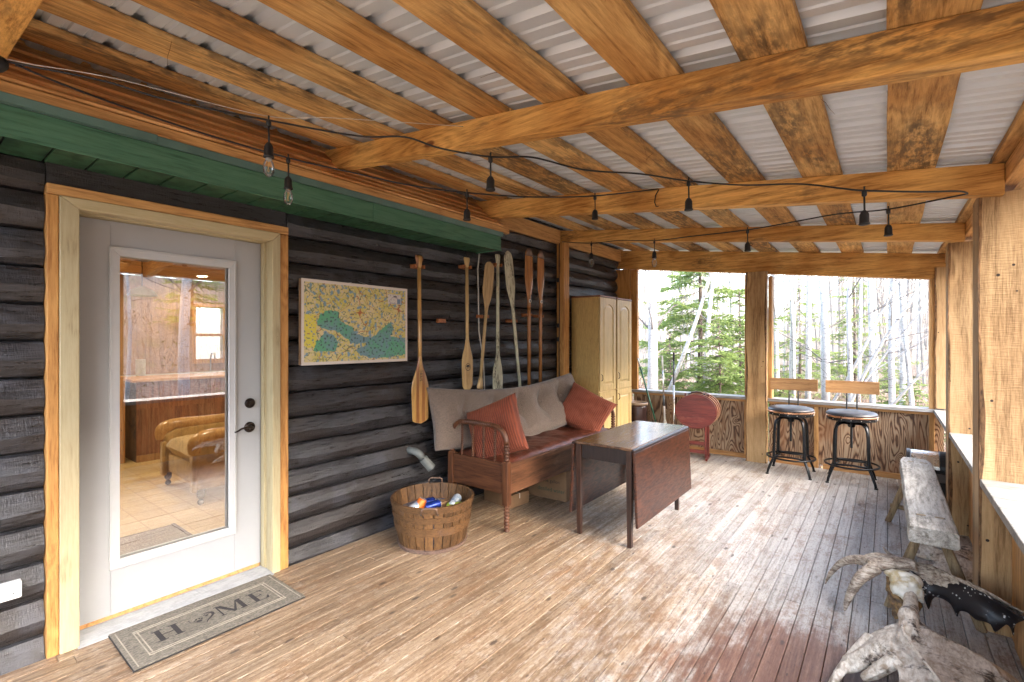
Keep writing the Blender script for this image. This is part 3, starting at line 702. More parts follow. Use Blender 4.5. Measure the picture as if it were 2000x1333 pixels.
def paw(cx, cy, s):
    flat(ell(cx, cy - .004 * s, .013 * s, .010 * s), 'paw', z=.0124)
    for a, r in ((-52, .019), (-18, .022), (18, .022), (52, .019)): flat(ell(cx + math.sin(R(a)) * r * s, cy + math.cos(R(a)) * r * s * .95, .0046 * s, .0066 * s, -R(a)), 'paw', z=.0124)
paw(-.072, -.008, 1.05); paw(-.030, .018, .62)

# ------------------------------------------------------------------ wall map (printed sheet on a board)
mp_ = thing('wall_map', 'yellow and green printed map board hanging on the log wall', 'map', (.012, 2.09, 1.578))
MB().box(-.012, .004, -.445, .435, -.283, .283).obj('backing_board', M['cardboard'], mp_, .002)
NU, NV = 250, 156; me = bpy.data.meshes.new('map_sheet'); mb = MB()
mb.grid(lambda u, v: (.0075 + .004 * nz(u * 2, v * 2) * (1 - v) , -.437 + .885 * u, -.288 + .575 * v), NU, NV)
me = mb.mesh('map_sheet')
poly_g = [(.11,.46),(.13,.60),(.22,.66),(.30,.64),(.31,.53),(.43,.45),(.47,.37),(.52,.34),(.60,.30),(.68,.37),(.80,.50),(.84,.54),(.86,.42),(.83,.33),(1,.30),(1,.06),(.90,.05),(.78,.03),(.62,.03),(.50,.07),(.46,.14),(.56,.20),(.57,.24),(.46,.22),(.41,.24),(.37,.30),(.30,.38),(.22,.40),(.16,.42)]
poly_h = [(.08,.13),(.10,.27),(.19,.38),(.25,.34),(.30,.24),(.27,.13)]
def inside(p, poly):
    x_, y_ = p; c = False; j = len(poly) - 1
    for i_ in range(len(poly)):
        if (poly[i_][1] > y_) != (poly[j][1] > y_) and x_ < (poly[j][0]-poly[i_][0])*(y_-poly[i_][1])/(poly[j][1]-poly[i_][1]) + poly[i_][0]: c = not c
        j = i_
    return c
ca = me.color_attributes.new('print', 'FLOAT_COLOR', 'POINT'); cols = []
mr = random.Random(2)
for j in range(NV):
    for i_ in range(NU):
        u, v = i_ / (NU - 1), j / (NV - 1); a = nz(u * 9, v * 6); b = nz(u * 34, v * 22, 3); c_ = nz(u * 60, v * 40, 6)
        if u < .022 or u > .978 or v < .035 or v > .965: col = (.66, .60, .54)
        else:
            uu, vv = (u - .022) / .956, (v - .035) / .93
            q = (uu + .02 * b, vv + .02 * nz(u * 25, v * 18, 11))
            if inside(q, poly_g) or inside(q, poly_h):
                m_ = max(0, min(1, .5 + 1.6 * nz(u * 5, v * 4, 8) + .7 * b)); col = (.11 + .05 * m_, .36 - .08 * m_, .20 + .12 * m_)
                if c_ > .32: col = (.06, .10, .10)
            else:
                m_ = max(0, min(1, .5 + a)); col = (.58 + .08 * m_, .50 + .05 * m_, .12 + .16 * m_)
                if b > .30 + .12 * a: col = (.20, .32, .40)
                elif abs(nz(u * 7, v * 5, 20)) < .018: col = (.40, .14, .05)
                elif abs(nz(u * 20, v * 14, 24)) < .04 or c_ > .38: col = (.16, .20, .12)
                elif c_ < -.36: col = (.58, .50, .40)
                if uu < .10 and vv < .60 and vv > .18 and c_ < .2: col = (.66, .57, .08)
            if .80 < uu < .945 and .80 < vv < .935: col = (.62, .58, .53) if c_ < .15 or uu > .92 else (.42, .38, .42)
            if .905 < uu < .94 and .805 < vv < .875: col = (.16, .24, .36)
            if .86 < uu < .90 and .895 < vv < .915: col = (.08, .08, .1)
        cols += [*col, 1]
ca.data.foreach_set('color', cols)
t = NT('map_print'); at = t.n.new('ShaderNodeAttribute'); at.attribute_name = 'print'; t.link(at.outputs[0], t.b.inputs['Base Color']); t.b.inputs['Roughness'].default_value = .5
link('map_sheet', me, t.m, mp_, smooth=True)
MB().tube([(.0, -.10, .283), (-.002, .0, .306), (.0, .10, .283)], .0012, 4).obj('hanging_wire', M['steel'], mp_)
MB().tube([(-.03, 0, .306), (.004, 0, .308)], .003, 6).obj('nail', M['black_metal'], mp_)

# ------------------------------------------------------------------ canoe paddles and oars on pegs
def lam_mat():
    t = NT('laminated_paddle'); v = t.coords(False, (1, 1, .08))
    tc = t.n.new('ShaderNodeTexCoord'); sx = t.n.new('ShaderNodeSeparateXYZ'); t.link(tc.outputs['Object'], sx.inputs[0])
    st = t.ramp(t.math('MULTIPLY_ADD', sx.outputs[1], 6.2, .5, clamp=True), [(0, (.55, .33, .10)), (.22, (.33, .14, .045)), (.40, (.60, .36, .12)), (.60, (.36, .155, .05)), (.78, (.58, .34, .11))], 'CONSTANT')
    f = t.noise(v, 80, 4, .6); t.link(t.mix(t.smooth(f, .3, .75), st, t.mix(1.0, st, (.6, .5, .42), 'MULTIPLY')), t.b.inputs['Base Color'])
    t.b.inputs['Roughness'].default_value = .3; t.b.inputs['Coat Weight'].default_value = .4; return t.m
PM = {'lam': lam_mat(),
      'ash': wood('ash_paddle', (.40, .24, .09), (.60, .42, .19), 'Z', rough=.42, bump=.12, stain=.2, stain_col=(.25, .14, .05)),
      'pale': wood('worn_pale_paddle', (.36, .23, .10), (.56, .40, .20), 'Z', rough=.55, bump=.2, stain=.3, stain_col=(.22, .14, .07)),
      'chip': wood('chipped_cream_paint', (.48, .46, .32), (.60, .58, .42), 'Z', rough=.6, bump=.35, stain=.70, stain_col=(.08, .06, .045), stain_scale=9, stain_str=1.0),
      'red': wood('varnished_oar', (.25, .095, .028), (.41, .18, .058), 'Z', rough=.25, bump=.06, coat=.4),
      'peg': plain('peg_wood', (.36, .13, .045), .5, var=.2, nscale=40)}
M['tip'] = plain('oar_tip', (.20, .12, .08), .4, metal=.3, var=.2, nscale=30)
def paddle(label, mat, top, bot, L_blade, w_blade, shaft_r, grip, blade_down=True, square=False, thick=.011, tip=None, x=.055):
    """top, bot: (y, z); the blade sits at the lower or the upper end"""
    t = thing('canoe_paddle', label, 'paddle', (x, bot[0], bot[1]), group='paddles hung on the log wall')
    L = math.hypot(top[0] - bot[0], top[1] - bot[1]); ang = math.atan2(top[0] - bot[0], top[1] - bot[1])
    t.rotation_euler = (-ang, 0, 0)
    fl = (lambda z: z) if blade_down else (lambda z: L - z)
    # blade outline from the tip (s = 0) to the throat (s = L_blade)
    n = 22; mb = MB()
    def hwid(s):
        q = s / L_blade
        if square: e = min(1, (q / .05) ** .5) if q < .05 else 1
        else: e = math.sqrt(max(0, 1 - (1 - min(1, q / .14)) ** 2)) if q < .14 else 1
        tap = 1 if q < .5 else (1 + math.cos((q - .5) / .5 * math.pi)) / 2
        return max(.0015, w_blade / 2 * e * (.92 + .08 * min(1, q * 2)) * tap + shaft_r * (1 - tap))
    for k in range(n + 1):
        s = L_blade * (k / n) ** 1.15; h_ = hwid(s); q = s / L_blade; th_ = thick * .45 + (shaft_r - thick * .45) * max(0, q - .35) / .65
        z_ = fl(s)
        for a in range(12):
            c_, s_ = math.cos(2*math.pi*a/12), math.sin(2*math.pi*a/12); mb.v.append((th_ * c_ * (1 if q > .8 else .8 + .2 * abs(s_)), h_ * s_, z_))
    for k in range(n): mb.f += [(k*12+a, k*12+(a+1)%12, (k+1)*12+(a+1)%12, (k+1)*12+a) for a in range(12)]
    mb.f += [tuple(range(12))]
    bl = mb.obj('blade', mat, t, smooth=True)
    gl = grip[1] if grip else 0
    MB().tube([(0, 0, fl(L_blade * .985)), (0, 0, fl(L_blade + .1)), (0, 0, fl(L - gl))], [shaft_r * .98, shaft_r, shaft_r * .95], 12).obj('shaft', mat, t, smooth=True)
    if grip:
        gw, gl = grip; gb = MB()
        for z_, w_, d_ in ((L - gl - .002, shaft_r, shaft_r * .95), (L - gl * .7, gw * .32, .016), (L - gl * .25, gw * .48, .015), (L - .012, gw * .5, .014), (L, gw * .46, .008)):
            for a in range(12): gb.v.append((d_ * math.cos(2*math.pi*a/12), w_ * math.sin(2*math.pi*a/12), fl(z_)))
        for k in range(4): gb.f += [(k*12+a, k*12+(a+1)%12, (k+1)*12+(a+1)%12, (k+1)*12+a) for a in range(12)]
        gb.f += [tuple(range(12)), tuple(48 + a for a in range(12))]
        gb.obj('grip', mat, t, smooth=True)
    if tip:
        tb = MB()
        for s in (0.0, .004, .012, .022, tip):
            h_ = hwid(s) + .0012
            for a in range(12): tb.v.append(((thick * .45 + .0016) * math.cos(2*math.pi*a/12), h_ * math.sin(2*math.pi*a/12), fl(s - .001)))
        for k in range(4): tb.f += [(k*12+a, k*12+(a+1)%12, (k+1)*12+(a+1)%12, (k+1)*12+a) for a in range(12)]
        tb.f += [tuple(range(12)), tuple(48 + a for a in range(12))]
        tb.obj('tip_guard', M['tip'], t, smooth=True)
    return t
pA = paddle('long honey striped laminated paddle next to the map', PM['lam'], (2.630, 2.143), (2.645, .779), .55, .185, .0165, (.085, .10), square=True)
me = text_mesh('G. NORRIS', .036, .0004); link('lettering', me, M['dark'], pA, loc=(.0098, .0, .43), rot=(R(90), R(90), R(90)))
pB = paddle('pale beavertail paddle with round black stamp on its blade', PM['ash'], (3.192, 2.202), (3.203, .998), .50, .150, .0155, (.075, .09))
def stamp(p_, z_, r, x_):
    mb = MB(); n = 24
    for k in range(n):
        a = 2*math.pi*k/n; mb.v += [(x_, r*math.cos(a), z_ + r*math.sin(a)), (x_, r*.86*math.cos(a), z_ + r*.86*math.sin(a))]
    mb.f = [(2*k, 2*((k+1)%n), 2*((k+1)%n)+1, 2*k+1) for k in range(n)]
    o = mb.obj('maker_stamp', M['dark'], p_, fix=False)
    m2 = MB(); m2.v = [(x_ + .0002, r*.7*math.cos(R(a)), z_ + r*.05 + r*.55*max(0, math.sin(R(a)))) for a in range(0, 181, 20)]; m2.f = [tuple(range(len(m2.v)))]
    m2.add([(x_ + .0002, -r*.6, z_ - r*.25), (x_ + .0002, r*.6, z_ - r*.25), (x_ + .0002, r*.6, z_ - r*.13), (x_ + .0002, -r*.6, z_ - r*.13)], [(0, 1, 2, 3)])
    m2.obj('maker_stamp', M['dark'], p_, fix=False)
stamp(pB, .215, .034, .0072)
pC = paddle('short worn paddle hung upside down with its blade up', PM['pale'], (3.516, 2.207), (3.369, 1.003), .52, .150, .0155, (.085, .11), blade_down=False)
pD = paddle('chipped cream painted paddle with its blade behind the back cushion', PM['chip'], (3.631, 2.29), (3.631, .80), .60, .155, .0165, (.075, .10), square=True)
pE = paddle('chipped cream painted paddle leaning with its blade up', PM['chip'], (3.784, 2.349), (4.010, .86), .62, .150, .0165, None, blade_down=False, thick=.016)
pF = paddle('red brown varnished oar with dark tip, left of the pair', PM['red'], (4.151, 2.429), (4.151, .86), .62, .150, .0190, None, blade_down=False, tip=.085)
pG = paddle('red brown varnished oar with dark tip, right of the pair', PM['red'], (4.371, 2.434), (4.361, .88), .62, .140, .0190, None, blade_down=False, tip=.085)
for p_, L in ((pF, 1.569), (pG, 1.554)):
    zz = L - .56; c = MB().lathe([(0, 0), (.021, 0), (.021, .0008), (0, .001)], 20, (.0150, 0, zz), Matrix.Rotation(R(90), 3, 'Y')).obj('maker_badge', M['paper'], p_)
    MB().lathe([(0, .0011), (.013, .0011), (.013, .0018), (0, .002)], 16, (.0150, 0, zz), Matrix.Rotation(R(90), 3, 'Y')).obj('maker_badge', M['dark'], p_)
    MB().tube([(.004, -.028, .05), (.018, -.012, .018), (.018, .012, .012), (.006, .03, .03)], .004, 6).obj('end_strap', M['steel'], p_, smooth=True)
for k, (y, z_) in enumerate(((2.637, 2.055), (2.925, 1.623), (3.200, 2.118), (3.439, 1.680), (3.640, 2.19), (3.885, 1.650), (4.152, 1.722), (4.366, 1.718))):
    names = ['below the grip of the striped paddle', 'standing empty beside the striped paddle', 'under the grip of the stamped paddle', 'at the throat of the short upturned paddle', 'behind the upright chipped paddle', 'behind the leaning chipped paddle', 'behind the left red oar', 'behind the right red oar']
    t = thing('paddle_peg', 'small red wooden peg rack ' + names[k], 'peg', (-.012, y, z_), group='paddle pegs on the log wall')
    w_ = .052
    if k == 1: MB().box(0, .030, -.045, .045, -.017, .017).obj('block', PM['peg'], t, .003)
    else:
        MB().box(0, .026, -w_, w_, -.016, .016).obj('block', PM['peg'], t, .003)
        for s in (-1, 1): MB().box(.0265, .078, s * .043 - .009, s * .043 + .009, -.014, .014).obj('prong', PM['peg'], t, .003)
pcord = tag(MB().tube([(.02, 3.40, 2.27), (.012, 3.388, 2.12), (.014, 3.395, 1.85), (.015, 3.40, 1.55), (.015, 3.465, 1.25), (.016, 3.478, 1.05), (.017, 3.478, .80), (.02, 3.475, .5)], .0065, 8).obj('power_cord', M['rope'], None, smooth=True), 'white cord hanging from the eave down the log wall', 'cord')
# drain pipe stub
ps = thing('drain_pipe', 'grey plastic pipe elbow poking from the log wall left of the sofa', 'pipe', (.0, 2.60, .54))
MB().tube([(-.06, -.01, .02), (.03, .0, .02), (.065, .018, .002), (.085, .05, -.045)], [.030, .030, .0305, .031], 16).obj('elbow', M['grey_plastic'], ps, smooth=True)
MB().tube([(.083, .047, -.040), (.118, .098, -.115)], .036, 18).obj('hub', M['grey_plastic'], ps, .003)
MB().tube([(.1165, .096, -.112), (.1225, .1045, -.1245)], [.0375, .0375], 18).obj('rim', M['grey_plastic'], ps)
MB().tube([(.1195, .100, -.118), (.1229, .1051, -.1254)], .026, 16).obj('bore', M['dark'], ps)
# ------------------------------------------------------------------ spool-turned settee
M['oak_x'] = wood('worn_oak_x', (.036, .012, .006), (.12, .046, .020), 'X', ring=8, stain=.4, stain_col=(.05, .018, .008), rough=.42, bump=.15, vary=.15)
M['oak_y'] = wood('worn_oak_y', (.045, .018, .009), (.145, .064, .031), 'Y', ring=8, stain=.5, stain_col=(.40, .27, .17), stain_str=.4, rough=.45, bump=.2, vary=.15)
M['oak_z'] = wood('worn_oak_z', (.040, .014, .007), (.125, .048, .020), 'Z', ring=8, rough=.4, bump=.15, vary=.15)
st = thing('settee', 'spool turned wooden settee against the log wall behind the drop leaf table', 'settee', (.50, 3.8, 0)); ox, oy = .50, 3.8
X0, X1, Y0, Y1 = .165, .795, 2.845, 4.70
def spool(pts, r, pitch, n=10, rmin=.50):
    """bead turning along a polyline"""
    P = [Vector(p) for p in pts]; seg = [(b - a).length for a, b in zip(P, P[1:])]; L = sum(seg); m = max(3, int(L / pitch)) * 6
    out = []; rad = []
    for k in range(m + 1):
        d = L * k / m; i_ = 0
        while i_ < len(seg) - 1 and d > seg[i_]: d -= seg[i_]; i_ += 1
        out.append(P[i_] + (P[i_ + 1] - P[i_]) * min(1, d / seg[i_])); ph = (k % 6) / 6
        rad.append(r * (rmin + (1 - rmin) * math.sin(math.pi * ph) ** .6))
    return MB().tube(out, rad, n)
for y, sgn in ((Y0, 1), (Y1, -1)):
    yc = y + sgn * .026
    for xx in (X0 + .026, X1 - .026):
        lg = MB().box(xx - .027 - ox, xx + .027 - ox, yc - .027 - oy, yc + .027 - oy, .205, .535).obj('leg', M['oak_z'], st, .005)
        MB().lathe([(.016, .205), (.02, .195)], 12, (xx - ox, yc - oy, 0)).obj('collar', M['oak_z'], lg, smooth=True)
        spool([(xx - ox, yc - oy, .001), (xx - ox, yc - oy, .205)], .024, .025, 12).obj('spool_foot', M['oak_z'], lg, smooth=True)
    # end board
    MB().box(X0 + .054 - ox, X1 - .054 - ox, yc - .012 - oy, yc + .012 - oy, .285, .520).obj('end_board', M['oak_x'], st, .003)
    # hoop: two spool uprights, bent corners, spool rail
    xa, xb = X0 + .026, X1 - .026
    spool([(xa - ox, yc - oy, .535), (xa - ox, yc - oy, .665)], .0235, .024, 12).obj('spool_upright', M['oak_z'], st, smooth=True)
    spool([(xb - ox, yc - oy, .535), (xb - ox, yc - oy, .665)], .0235, .024, 12).obj('spool_upright', M['oak_z'], st, smooth=True)
    for xc, s in ((xa, 1), (xb, -1)):
        arc = [(xc - ox, yc - oy, .662)] + [(xc + s * .135 * (1 - math.cos(R(a))) - ox, yc - oy, .668 + .128 * math.sin(R(a))) for a in range(10, 91, 16)]
        arc.append((xc + s * .150 - ox, yc - oy, .796))
        MB().tube(arc, .019, 12).obj('bent_corner', M['oak_z'], st, smooth=True)
    spool([(xa + .145 - ox, yc - oy, .797), (xb - .145 - ox, yc - oy, .797)], .0215, .0185, 12).obj('spool_rail', M['oak_x'], st, smooth=True)
    for k in range(4):
        xx = xa + .115 + k * (xb - xa - .23) / 3
        spool([(xx - ox, yc - oy, .52), (xx - ox, yc - oy, .783)], .0115, .0175, 8).obj('spindle', M['oak_z'], st, smooth=True)
for xx in (X0 + .014, X1 - .028): MB().box(xx - ox, xx + .022 - ox, Y0 + .054 - oy, Y1 - .054 - oy, .285, .515).obj('side_rail', M['oak_y'], st, .003)
MB().box(X0 + .04 - ox, X1 - .032 - ox, Y0 + .05 - oy, Y1 - .05 - oy, .40, .425).obj('seat_deck', M['oak_y'], st)
# seat cushion: creased red-brown leather
def leather():
    t = NT('rust_leather'); v = t.coords(False); n = t.noise(v, 7, 5, .65, .6); n2 = t.noise(v, 45, 4, .6)
    col = t.mix(t.smooth(n, .38, .66), (.055, .015, .008), (.11, .030, .015)); col = t.mix(t.math('MULTIPLY', t.smooth(n2, .55, .75), .4), col, (.17, .065, .036))
    t.link(col, t.b.inputs['Base Color']); t.link(t.math('MULTIPLY_ADD', n2, .25, .24), t.b.inputs['Roughness']); t.bump(t.math('ADD', n2, t.math('MULTIPLY', n, 1.5)), .35, .01); return t.m
M['leather'] = leather()
sc = tag(MB().obj('x', None), 'x') if False else None
def cushion(nu, nv, L, W, T, buttons, sag=0.0, pinch=.06, bdep=.5, brad=.10, puff=.35, wr=.004, seed=0):
    """closed pillow mesh in u (length L), v (width W), thickness T; returns MB around origin with normal +Z"""
    top = []; 
    def prof(u, v):
        a, b = 2*u - 1, 2*v - 1
        e = (max(0, 1 - abs(a) ** 4.5) * max(0, 1 - abs(b) ** 4.5)) ** puff
        d = 0
        for bu, bv in buttons:
            rr = math.hypot((u - bu) * L, (v - bv) * W); d += math.exp(-(rr / brad) ** 2 * 1.2) * bdep
            # pull folds running across the width from each button
            d += .26 * bdep * math.exp(-((u - bu) * L / (brad * .30)) ** 2) * (.9 * max(0, 1 - abs(2 * v - 1) ** 1.5)) * (1 if abs(v - bv) * W < .4 * W else 0)
        h = T / 2 * e * max(.12, 1 - d) + wr * nz(u * L * 14, v * W * 14, seed) * e
        return a, b, e, h
    mb = MB()
    for side in (1, -1):
        for j in range(nv):
            for i_ in range(nu):
                u, v = i_ / (nu - 1), j / (nv - 1); a, b, e, h = prof(u, v)
                x_ = a * L / 2 * (1 - pinch * (1 - abs(b) ** 2) * abs(a) ** 6); y_ = b * W / 2 * (1 - pinch * (1 - abs(a) ** 2) * abs(b) ** 6)
                mb.v.append((x_, y_, side * h))
    n = nu * nv
    for j in range(nv - 1):
        for i_ in range(nu - 1):
            q = j * nu + i_; mb.f += [(q, q + 1, q + nu + 1, q + nu), (n + q, n + q + nu, n + q + nu + 1, n + q + 1)]
    return mb
def bend(mb, fn):
    mb.v = [tuple(fn(Vector(p))) for p in mb.v]; return mb
cm = cushion(70, 26, 1.74, .58, .13, [(.3, .62), (.52, .62), (.75, .62)], brad=.09, bdep=.35, puff=.22, pinch=.02, wr=.010, seed=3)
bend(cm, lambda p: Vector((.0 - p.y + .492, p.x + 3.77, p.z + .492 + .010 * nz(p.x * 3, p.y * 3) - (.02 * max(0, -p.y - .2) / .09))))
tag(bend(cm, lambda p: p - Vector((.49, 3.77, .43))).obj('seat_cushion', M['leather'], None, smooth=True, loc=(.49, 3.77, .43)), 'rust brown leather seat cushion on the settee', 'cushion')
# tufted back cushion
def tweed():
    t = NT('brown_tweed'); v = t.coords(False); a = t.noise(v, 330, 2, .7); b = t.noise(v, 210, 2, .6)
    col = t.mix(t.smooth(a, .36, .64), (.060, .042, .032), (.235, .178, .138)); col = t.mix(t.math('MULTIPLY', t.smooth(b, .58, .7), .6), col, (.17, .09, .065))
    t.link(col, t.b.inputs['Base Color']); t.b.inputs['Roughness'].default_value = .92; t.b.inputs['Sheen Weight'].default_value = .2; t.bump(a, .5, .004); return t.m
M['tweed'] = tweed()
btn = [(.20, .62), (.36, .62), (.52, .62), (.68, .62), (.84, .62)] + [(.28, .34), (.44, .34), (.60, .34), (.76, .34), (.92, .36)]
btn = [(u, .60) for u in (.17, .335, .50, .665, .83)]
LB, WB = 2.02, .52
cm = cushion(150, 44, LB, WB, .25, btn, brad=.12, bdep=.80, puff=.28, pinch=.035, wr=.006, seed=8)
def bk(p):
    y = 3.72 + p.x; s = p.x / (LB / 2)
    k_ = (s + 1) / 2; lean = R(80) - R(15) * k_; zc = .758 + (.060 * s * s) + .015 * s - .01 * math.cos(s * 3); xc = .105 + .20 * k_ ** .8
    y -= .03 * p.y
    up = Vector((-math.cos(lean), 0, math.sin(lean))); nrm_ = Vector((math.sin(lean), 0, math.cos(lean)))
    return Vector((xc, y, zc)) + up * p.y + nrm_ * (p.z * (.72 + .28 * min(1, k_ * 3)))
bend(cm, bk)
bc = tag(bend(cm, lambda p: p - Vector((.25, 3.7, .56))).obj('back_cushion', M['tweed'], None, smooth=True, loc=(.25, 3.7, .56)), 'long tufted brown tweed back cushion leaning on the log wall', 'cushion')
for u, v in btn:
    q = bk(Vector(((2*u - 1) * LB / 2, (2*v - 1) * WB / 2, .048))) - Vector((.25, 3.7, .56))
    MB().lathe([(0, -.004), (.013, -.002), (.014, .003), (.008, .007), (0, .008)], 14, q, Vector((.93, 0, .37)).to_track_quat('Z', 'Y').to_matrix()).obj('button', M['tweed'], bc, smooth=True)
# corduroy throw pillows
def cord():
    t = NT('rust_corduroy'); v = t.coords(False); wv = t.n.new('ShaderNodeTexWave'); wv.bands_direction = 'X'; wv.inputs['Scale'].default_value = 17; wv.inputs['Distortion'].default_value = .6; wv.inputs['Detail'].default_value = 1
    t.link(v, wv.inputs[0]); n = t.noise(v, 9, 4, .6); n2 = t.noise(v, 160, 2, .6)
    col = t.mix(wv.outputs[1], (.070, .013, .006), (.205, .040, .014)); col = t.mix(t.math('MULTIPLY', t.smooth(n, .45, .7), .35), col, (.225, .052, .019))
    col = t.mix(t.math('MULTIPLY', n2, .25), col, (.19, .038, .013))
    t.link(col, t.b.inputs['Base Color']); t.b.inputs['Roughness'].default_value = .85; t.b.inputs['Sheen Weight'].default_value = .4; t.b.inputs['Sheen Tint'].default_value = (.6, .25, .14, 1)
    t.bump(wv.outputs[1], .7, .006); return t.m
M['corduroy'] = cord()
def throw(label, c, nvec, upv, w_, h_, T, seed):
    nvec = Vector(nvec).normalized(); upv = (Vector(upv) - nvec * Vector(upv).dot(nvec)).normalized(); rt = upv.cross(nvec)
    m = cushion(40, 40, w_, h_, T, [], pinch=.10, puff=.42, wr=.014, seed=seed)
    bend(m, lambda p: p + Vector((0, 0, .02 * nz(p.x * 3, p.y * 3, seed) - .04 * max(0, p.y / h_ + .1) ** 2)))
    o = m.obj('throw_pillow', M['corduroy'], None, smooth=True); o.matrix_world = Matrix.Translation(c) @ Matrix((rt, upv, nvec)).transposed().to_4x4()
    return tag(o, label, 'pillow', 'corduroy throw pillows on the settee')
throw('rust corduroy pillow leaning on the near spindle arm of the settee', (.52, 3.045, .722), (.16, -.94, .26), (-.42, .10, .88), .49, .48, .17, 3)
throw('rust corduroy pillow at the far end of the settee by the cabinets', (.55, 4.46, .715), (.42, -.80, .42), (.30, .42, .85), .52, .47, .19, 6)
# cardboard cartons under the settee
def carton(label, c, rz, w_, d_, h_, text=None):
    t = thing('carton', label, 'carton', c, rz)
    MB().box(-w_/2, w_/2, -d_/2, d_/2, 0, h_).obj('box', M['cardboard'], t, .004)
    MB().box(-w_/2 - .0006, w_/2 + .0006, -.004, .004, h_ * .6, h_ + .0006).obj('tape', M['paper'], t)
    if text:
        for s, z_, sz, mm in text:
            o = link('lettering', text_mesh(s, sz, .0003), mm, t, loc=(w_/2 - .16, -d_/2 - .0006, z_), rot=(R(90), 0, 0))
    return t
M['ink_green'] = plain('green_ink', (.02, .06, .035), .7)
carton('brown carton lettered distilled water under the middle of the settee', (.56, 3.86, .001), R(3), .42, .30, .27, [('distilled water', .085, .050, M['ink_green']), ('one gallon', .165, .044, M['dark'])])
carton('small brown carton behind the near front leg of the settee', (.33, 3.42, .001), R(-8), .34, .24, .11)
bp = thing('patterned_carton', 'pale green patterned carton at the far end under the settee', 'carton', (.62, 4.22, .001))
MB().box(-.13, .135, -.14, .2, 0, .27).obj('box', M['paper'], bp, .003)
for k in range(4): MB().box(.1355, .1365, -.13, .19, .012 + k * .065, .045 + k * .065).obj('print_band', plain('pale_green', (.30, .36, .26), .7) if k == 0 else bpy.data.materials['pale_green'], bp)

# ------------------------------------------------------------------ bushel basket with cans
M['stave'] = wood('basket_stave', (.045, .020, .008), (.15, .075, .027), 'Z', ring=14, along=.3, stain=.5, stain_col=(.07, .045, .035), stain_scale=6, rough=.6, bump=.5, vary=.7)
M['hoop'] = wood('basket_hoop', (.050, .023, .009), (.16, .08, .030), 'Z', along=3, ring=10, stain=.5, stain_col=(.09, .06, .05), stain_scale=8, rough=.6, bump=.4)
bk_ = thing('bushel_basket', 'round wooden stave basket of cans on the floor beside the settee', 'basket', (.435, 2.425, 0))
RB, RT, HB = .235, .295, .335; NS = 26
for k in range(NS):
    a0 = 2*math.pi*(k + .05)/NS; a1 = 2*math.pi*(k + .95)/NS; mb = MB()
    for a in (a0, (a0 + a1)/2, a1):
        for q in range(5):
            z_ = .02 + (HB - .02 + (.0)) * q/4; r_ = RB + (RT - RB) * (z_/HB) ** .85
            mb.v += [(r_*math.cos(a), r_*math.sin(a), z_), ((r_ - .010)*math.cos(a), (r_ - .010)*math.sin(a), z_)]
    for s in range(2):
        for q in range(4):
            b = s*10 + q*2; mb.f += [(b, b+10, b+12, b+2), (b+1, b+3, b+13, b+11)]
    for q in range(4): mb.f += [(q*2, q*2+2, q*2+3, q*2+1), (20+q*2, 20+q*2+1, 20+q*2+3, 20+q*2+2)]
    for s in range(2): mb.f += [(s*10+8, s*10+18, s*10+19, s*10+9), (s*10, s*10+1, s*10+11, s*10+10)]
    mb.obj('stave', M['stave'], bk_)
def hoop(z0, z1, out, mat, nm='hoop', ins=False):
    mb = MB(); n = 56
    rr = lambda z_: RB + (RT - RB) * (max(z_, 0)/HB) ** .85 
    for k in range(n):
        a = 2*math.pi*k/n; e = .002 * nz(k * .5, z0 * 30); c_, s_ = math.cos(a), math.sin(a); dz_ = .004 * nz(k * .25, z0 * 9)
        for r_, z_ in (((rr(z0) + .001), z0), ((rr(z0) + out + e), z0 + .003), ((rr(z1) + out + e), z1 - .003), ((rr(z1) + .001), z1)): mb.v.append((r_*c_, r_*s_, z_ + dz_))
    mb.f = [(k*4+q, k*4+(q+1)%4, ((k+1)%n)*4+(q+1)%4, ((k+1)%n)*4+q) for k in range(n) for q in range(4)]
    return mb.obj(nm, mat, bk_, smooth=False)
hoop(.001, .030, .010, wood('base_hoop', (.06, .04, .035), (.20, .13, .10), 'Z', along=3, rough=.6, bump=.3))
hoop(.125, .185, .006, M['hoop']); hoop(.215, .262, .006, M['hoop']); hoop(.285, .332, .006, M['hoop'], 'rim_hoop')
MB().lathe([(0, .03), (RB - .011, .03), (RB - .011, .036), (0, .036)], 40).obj('bottom', M['hoop'], bk_)
for ang, up in ((R(133), .03), (R(-47), -.008)):
    c_, s_ = math.cos(ang), math.sin(ang); tx, ty = -s_, c_; r_ = RT + .002
    pts = [(r_*c_ + tx*d, r_*s_ + ty*d, z_) for d, z_ in ((-.055, .29), (-.05, HB - .005 + up), (-.035, HB + .005 + up), (.035, HB + .005 + up), (.05, HB - .005 + up), (.055, .29))]
    MB().tube(pts, .006, 8).obj('handle', M['tip'], bk_, smooth=True)
    for d in (-.055, .055): MB().lathe([(0, 0), (.008, 0), (.006, .004), (0, .005)], 8, (r_*c_ + tx*d, r_*s_ + ty*d, .288)).obj('rivet', M['black_metal'], bk_)
cr = random.Random(4)
M['can_blue'] = plain('blue_can', (.015, .045, .30), .25, metal=.5, var=.3, nscale=20)
M['can_white'] = plain('white_can', (.62, .66, .70), .3, metal=.4, var=.15, nscale=25, col2=(.2, .3, .45))
M['can_orange'] = plain('orange_can', (.70, .16, .02), .3, metal=.3, var=.1)
M['can_green'] = plain('green_can', (.35, .45, .05), .3, metal=.4, var=.1)
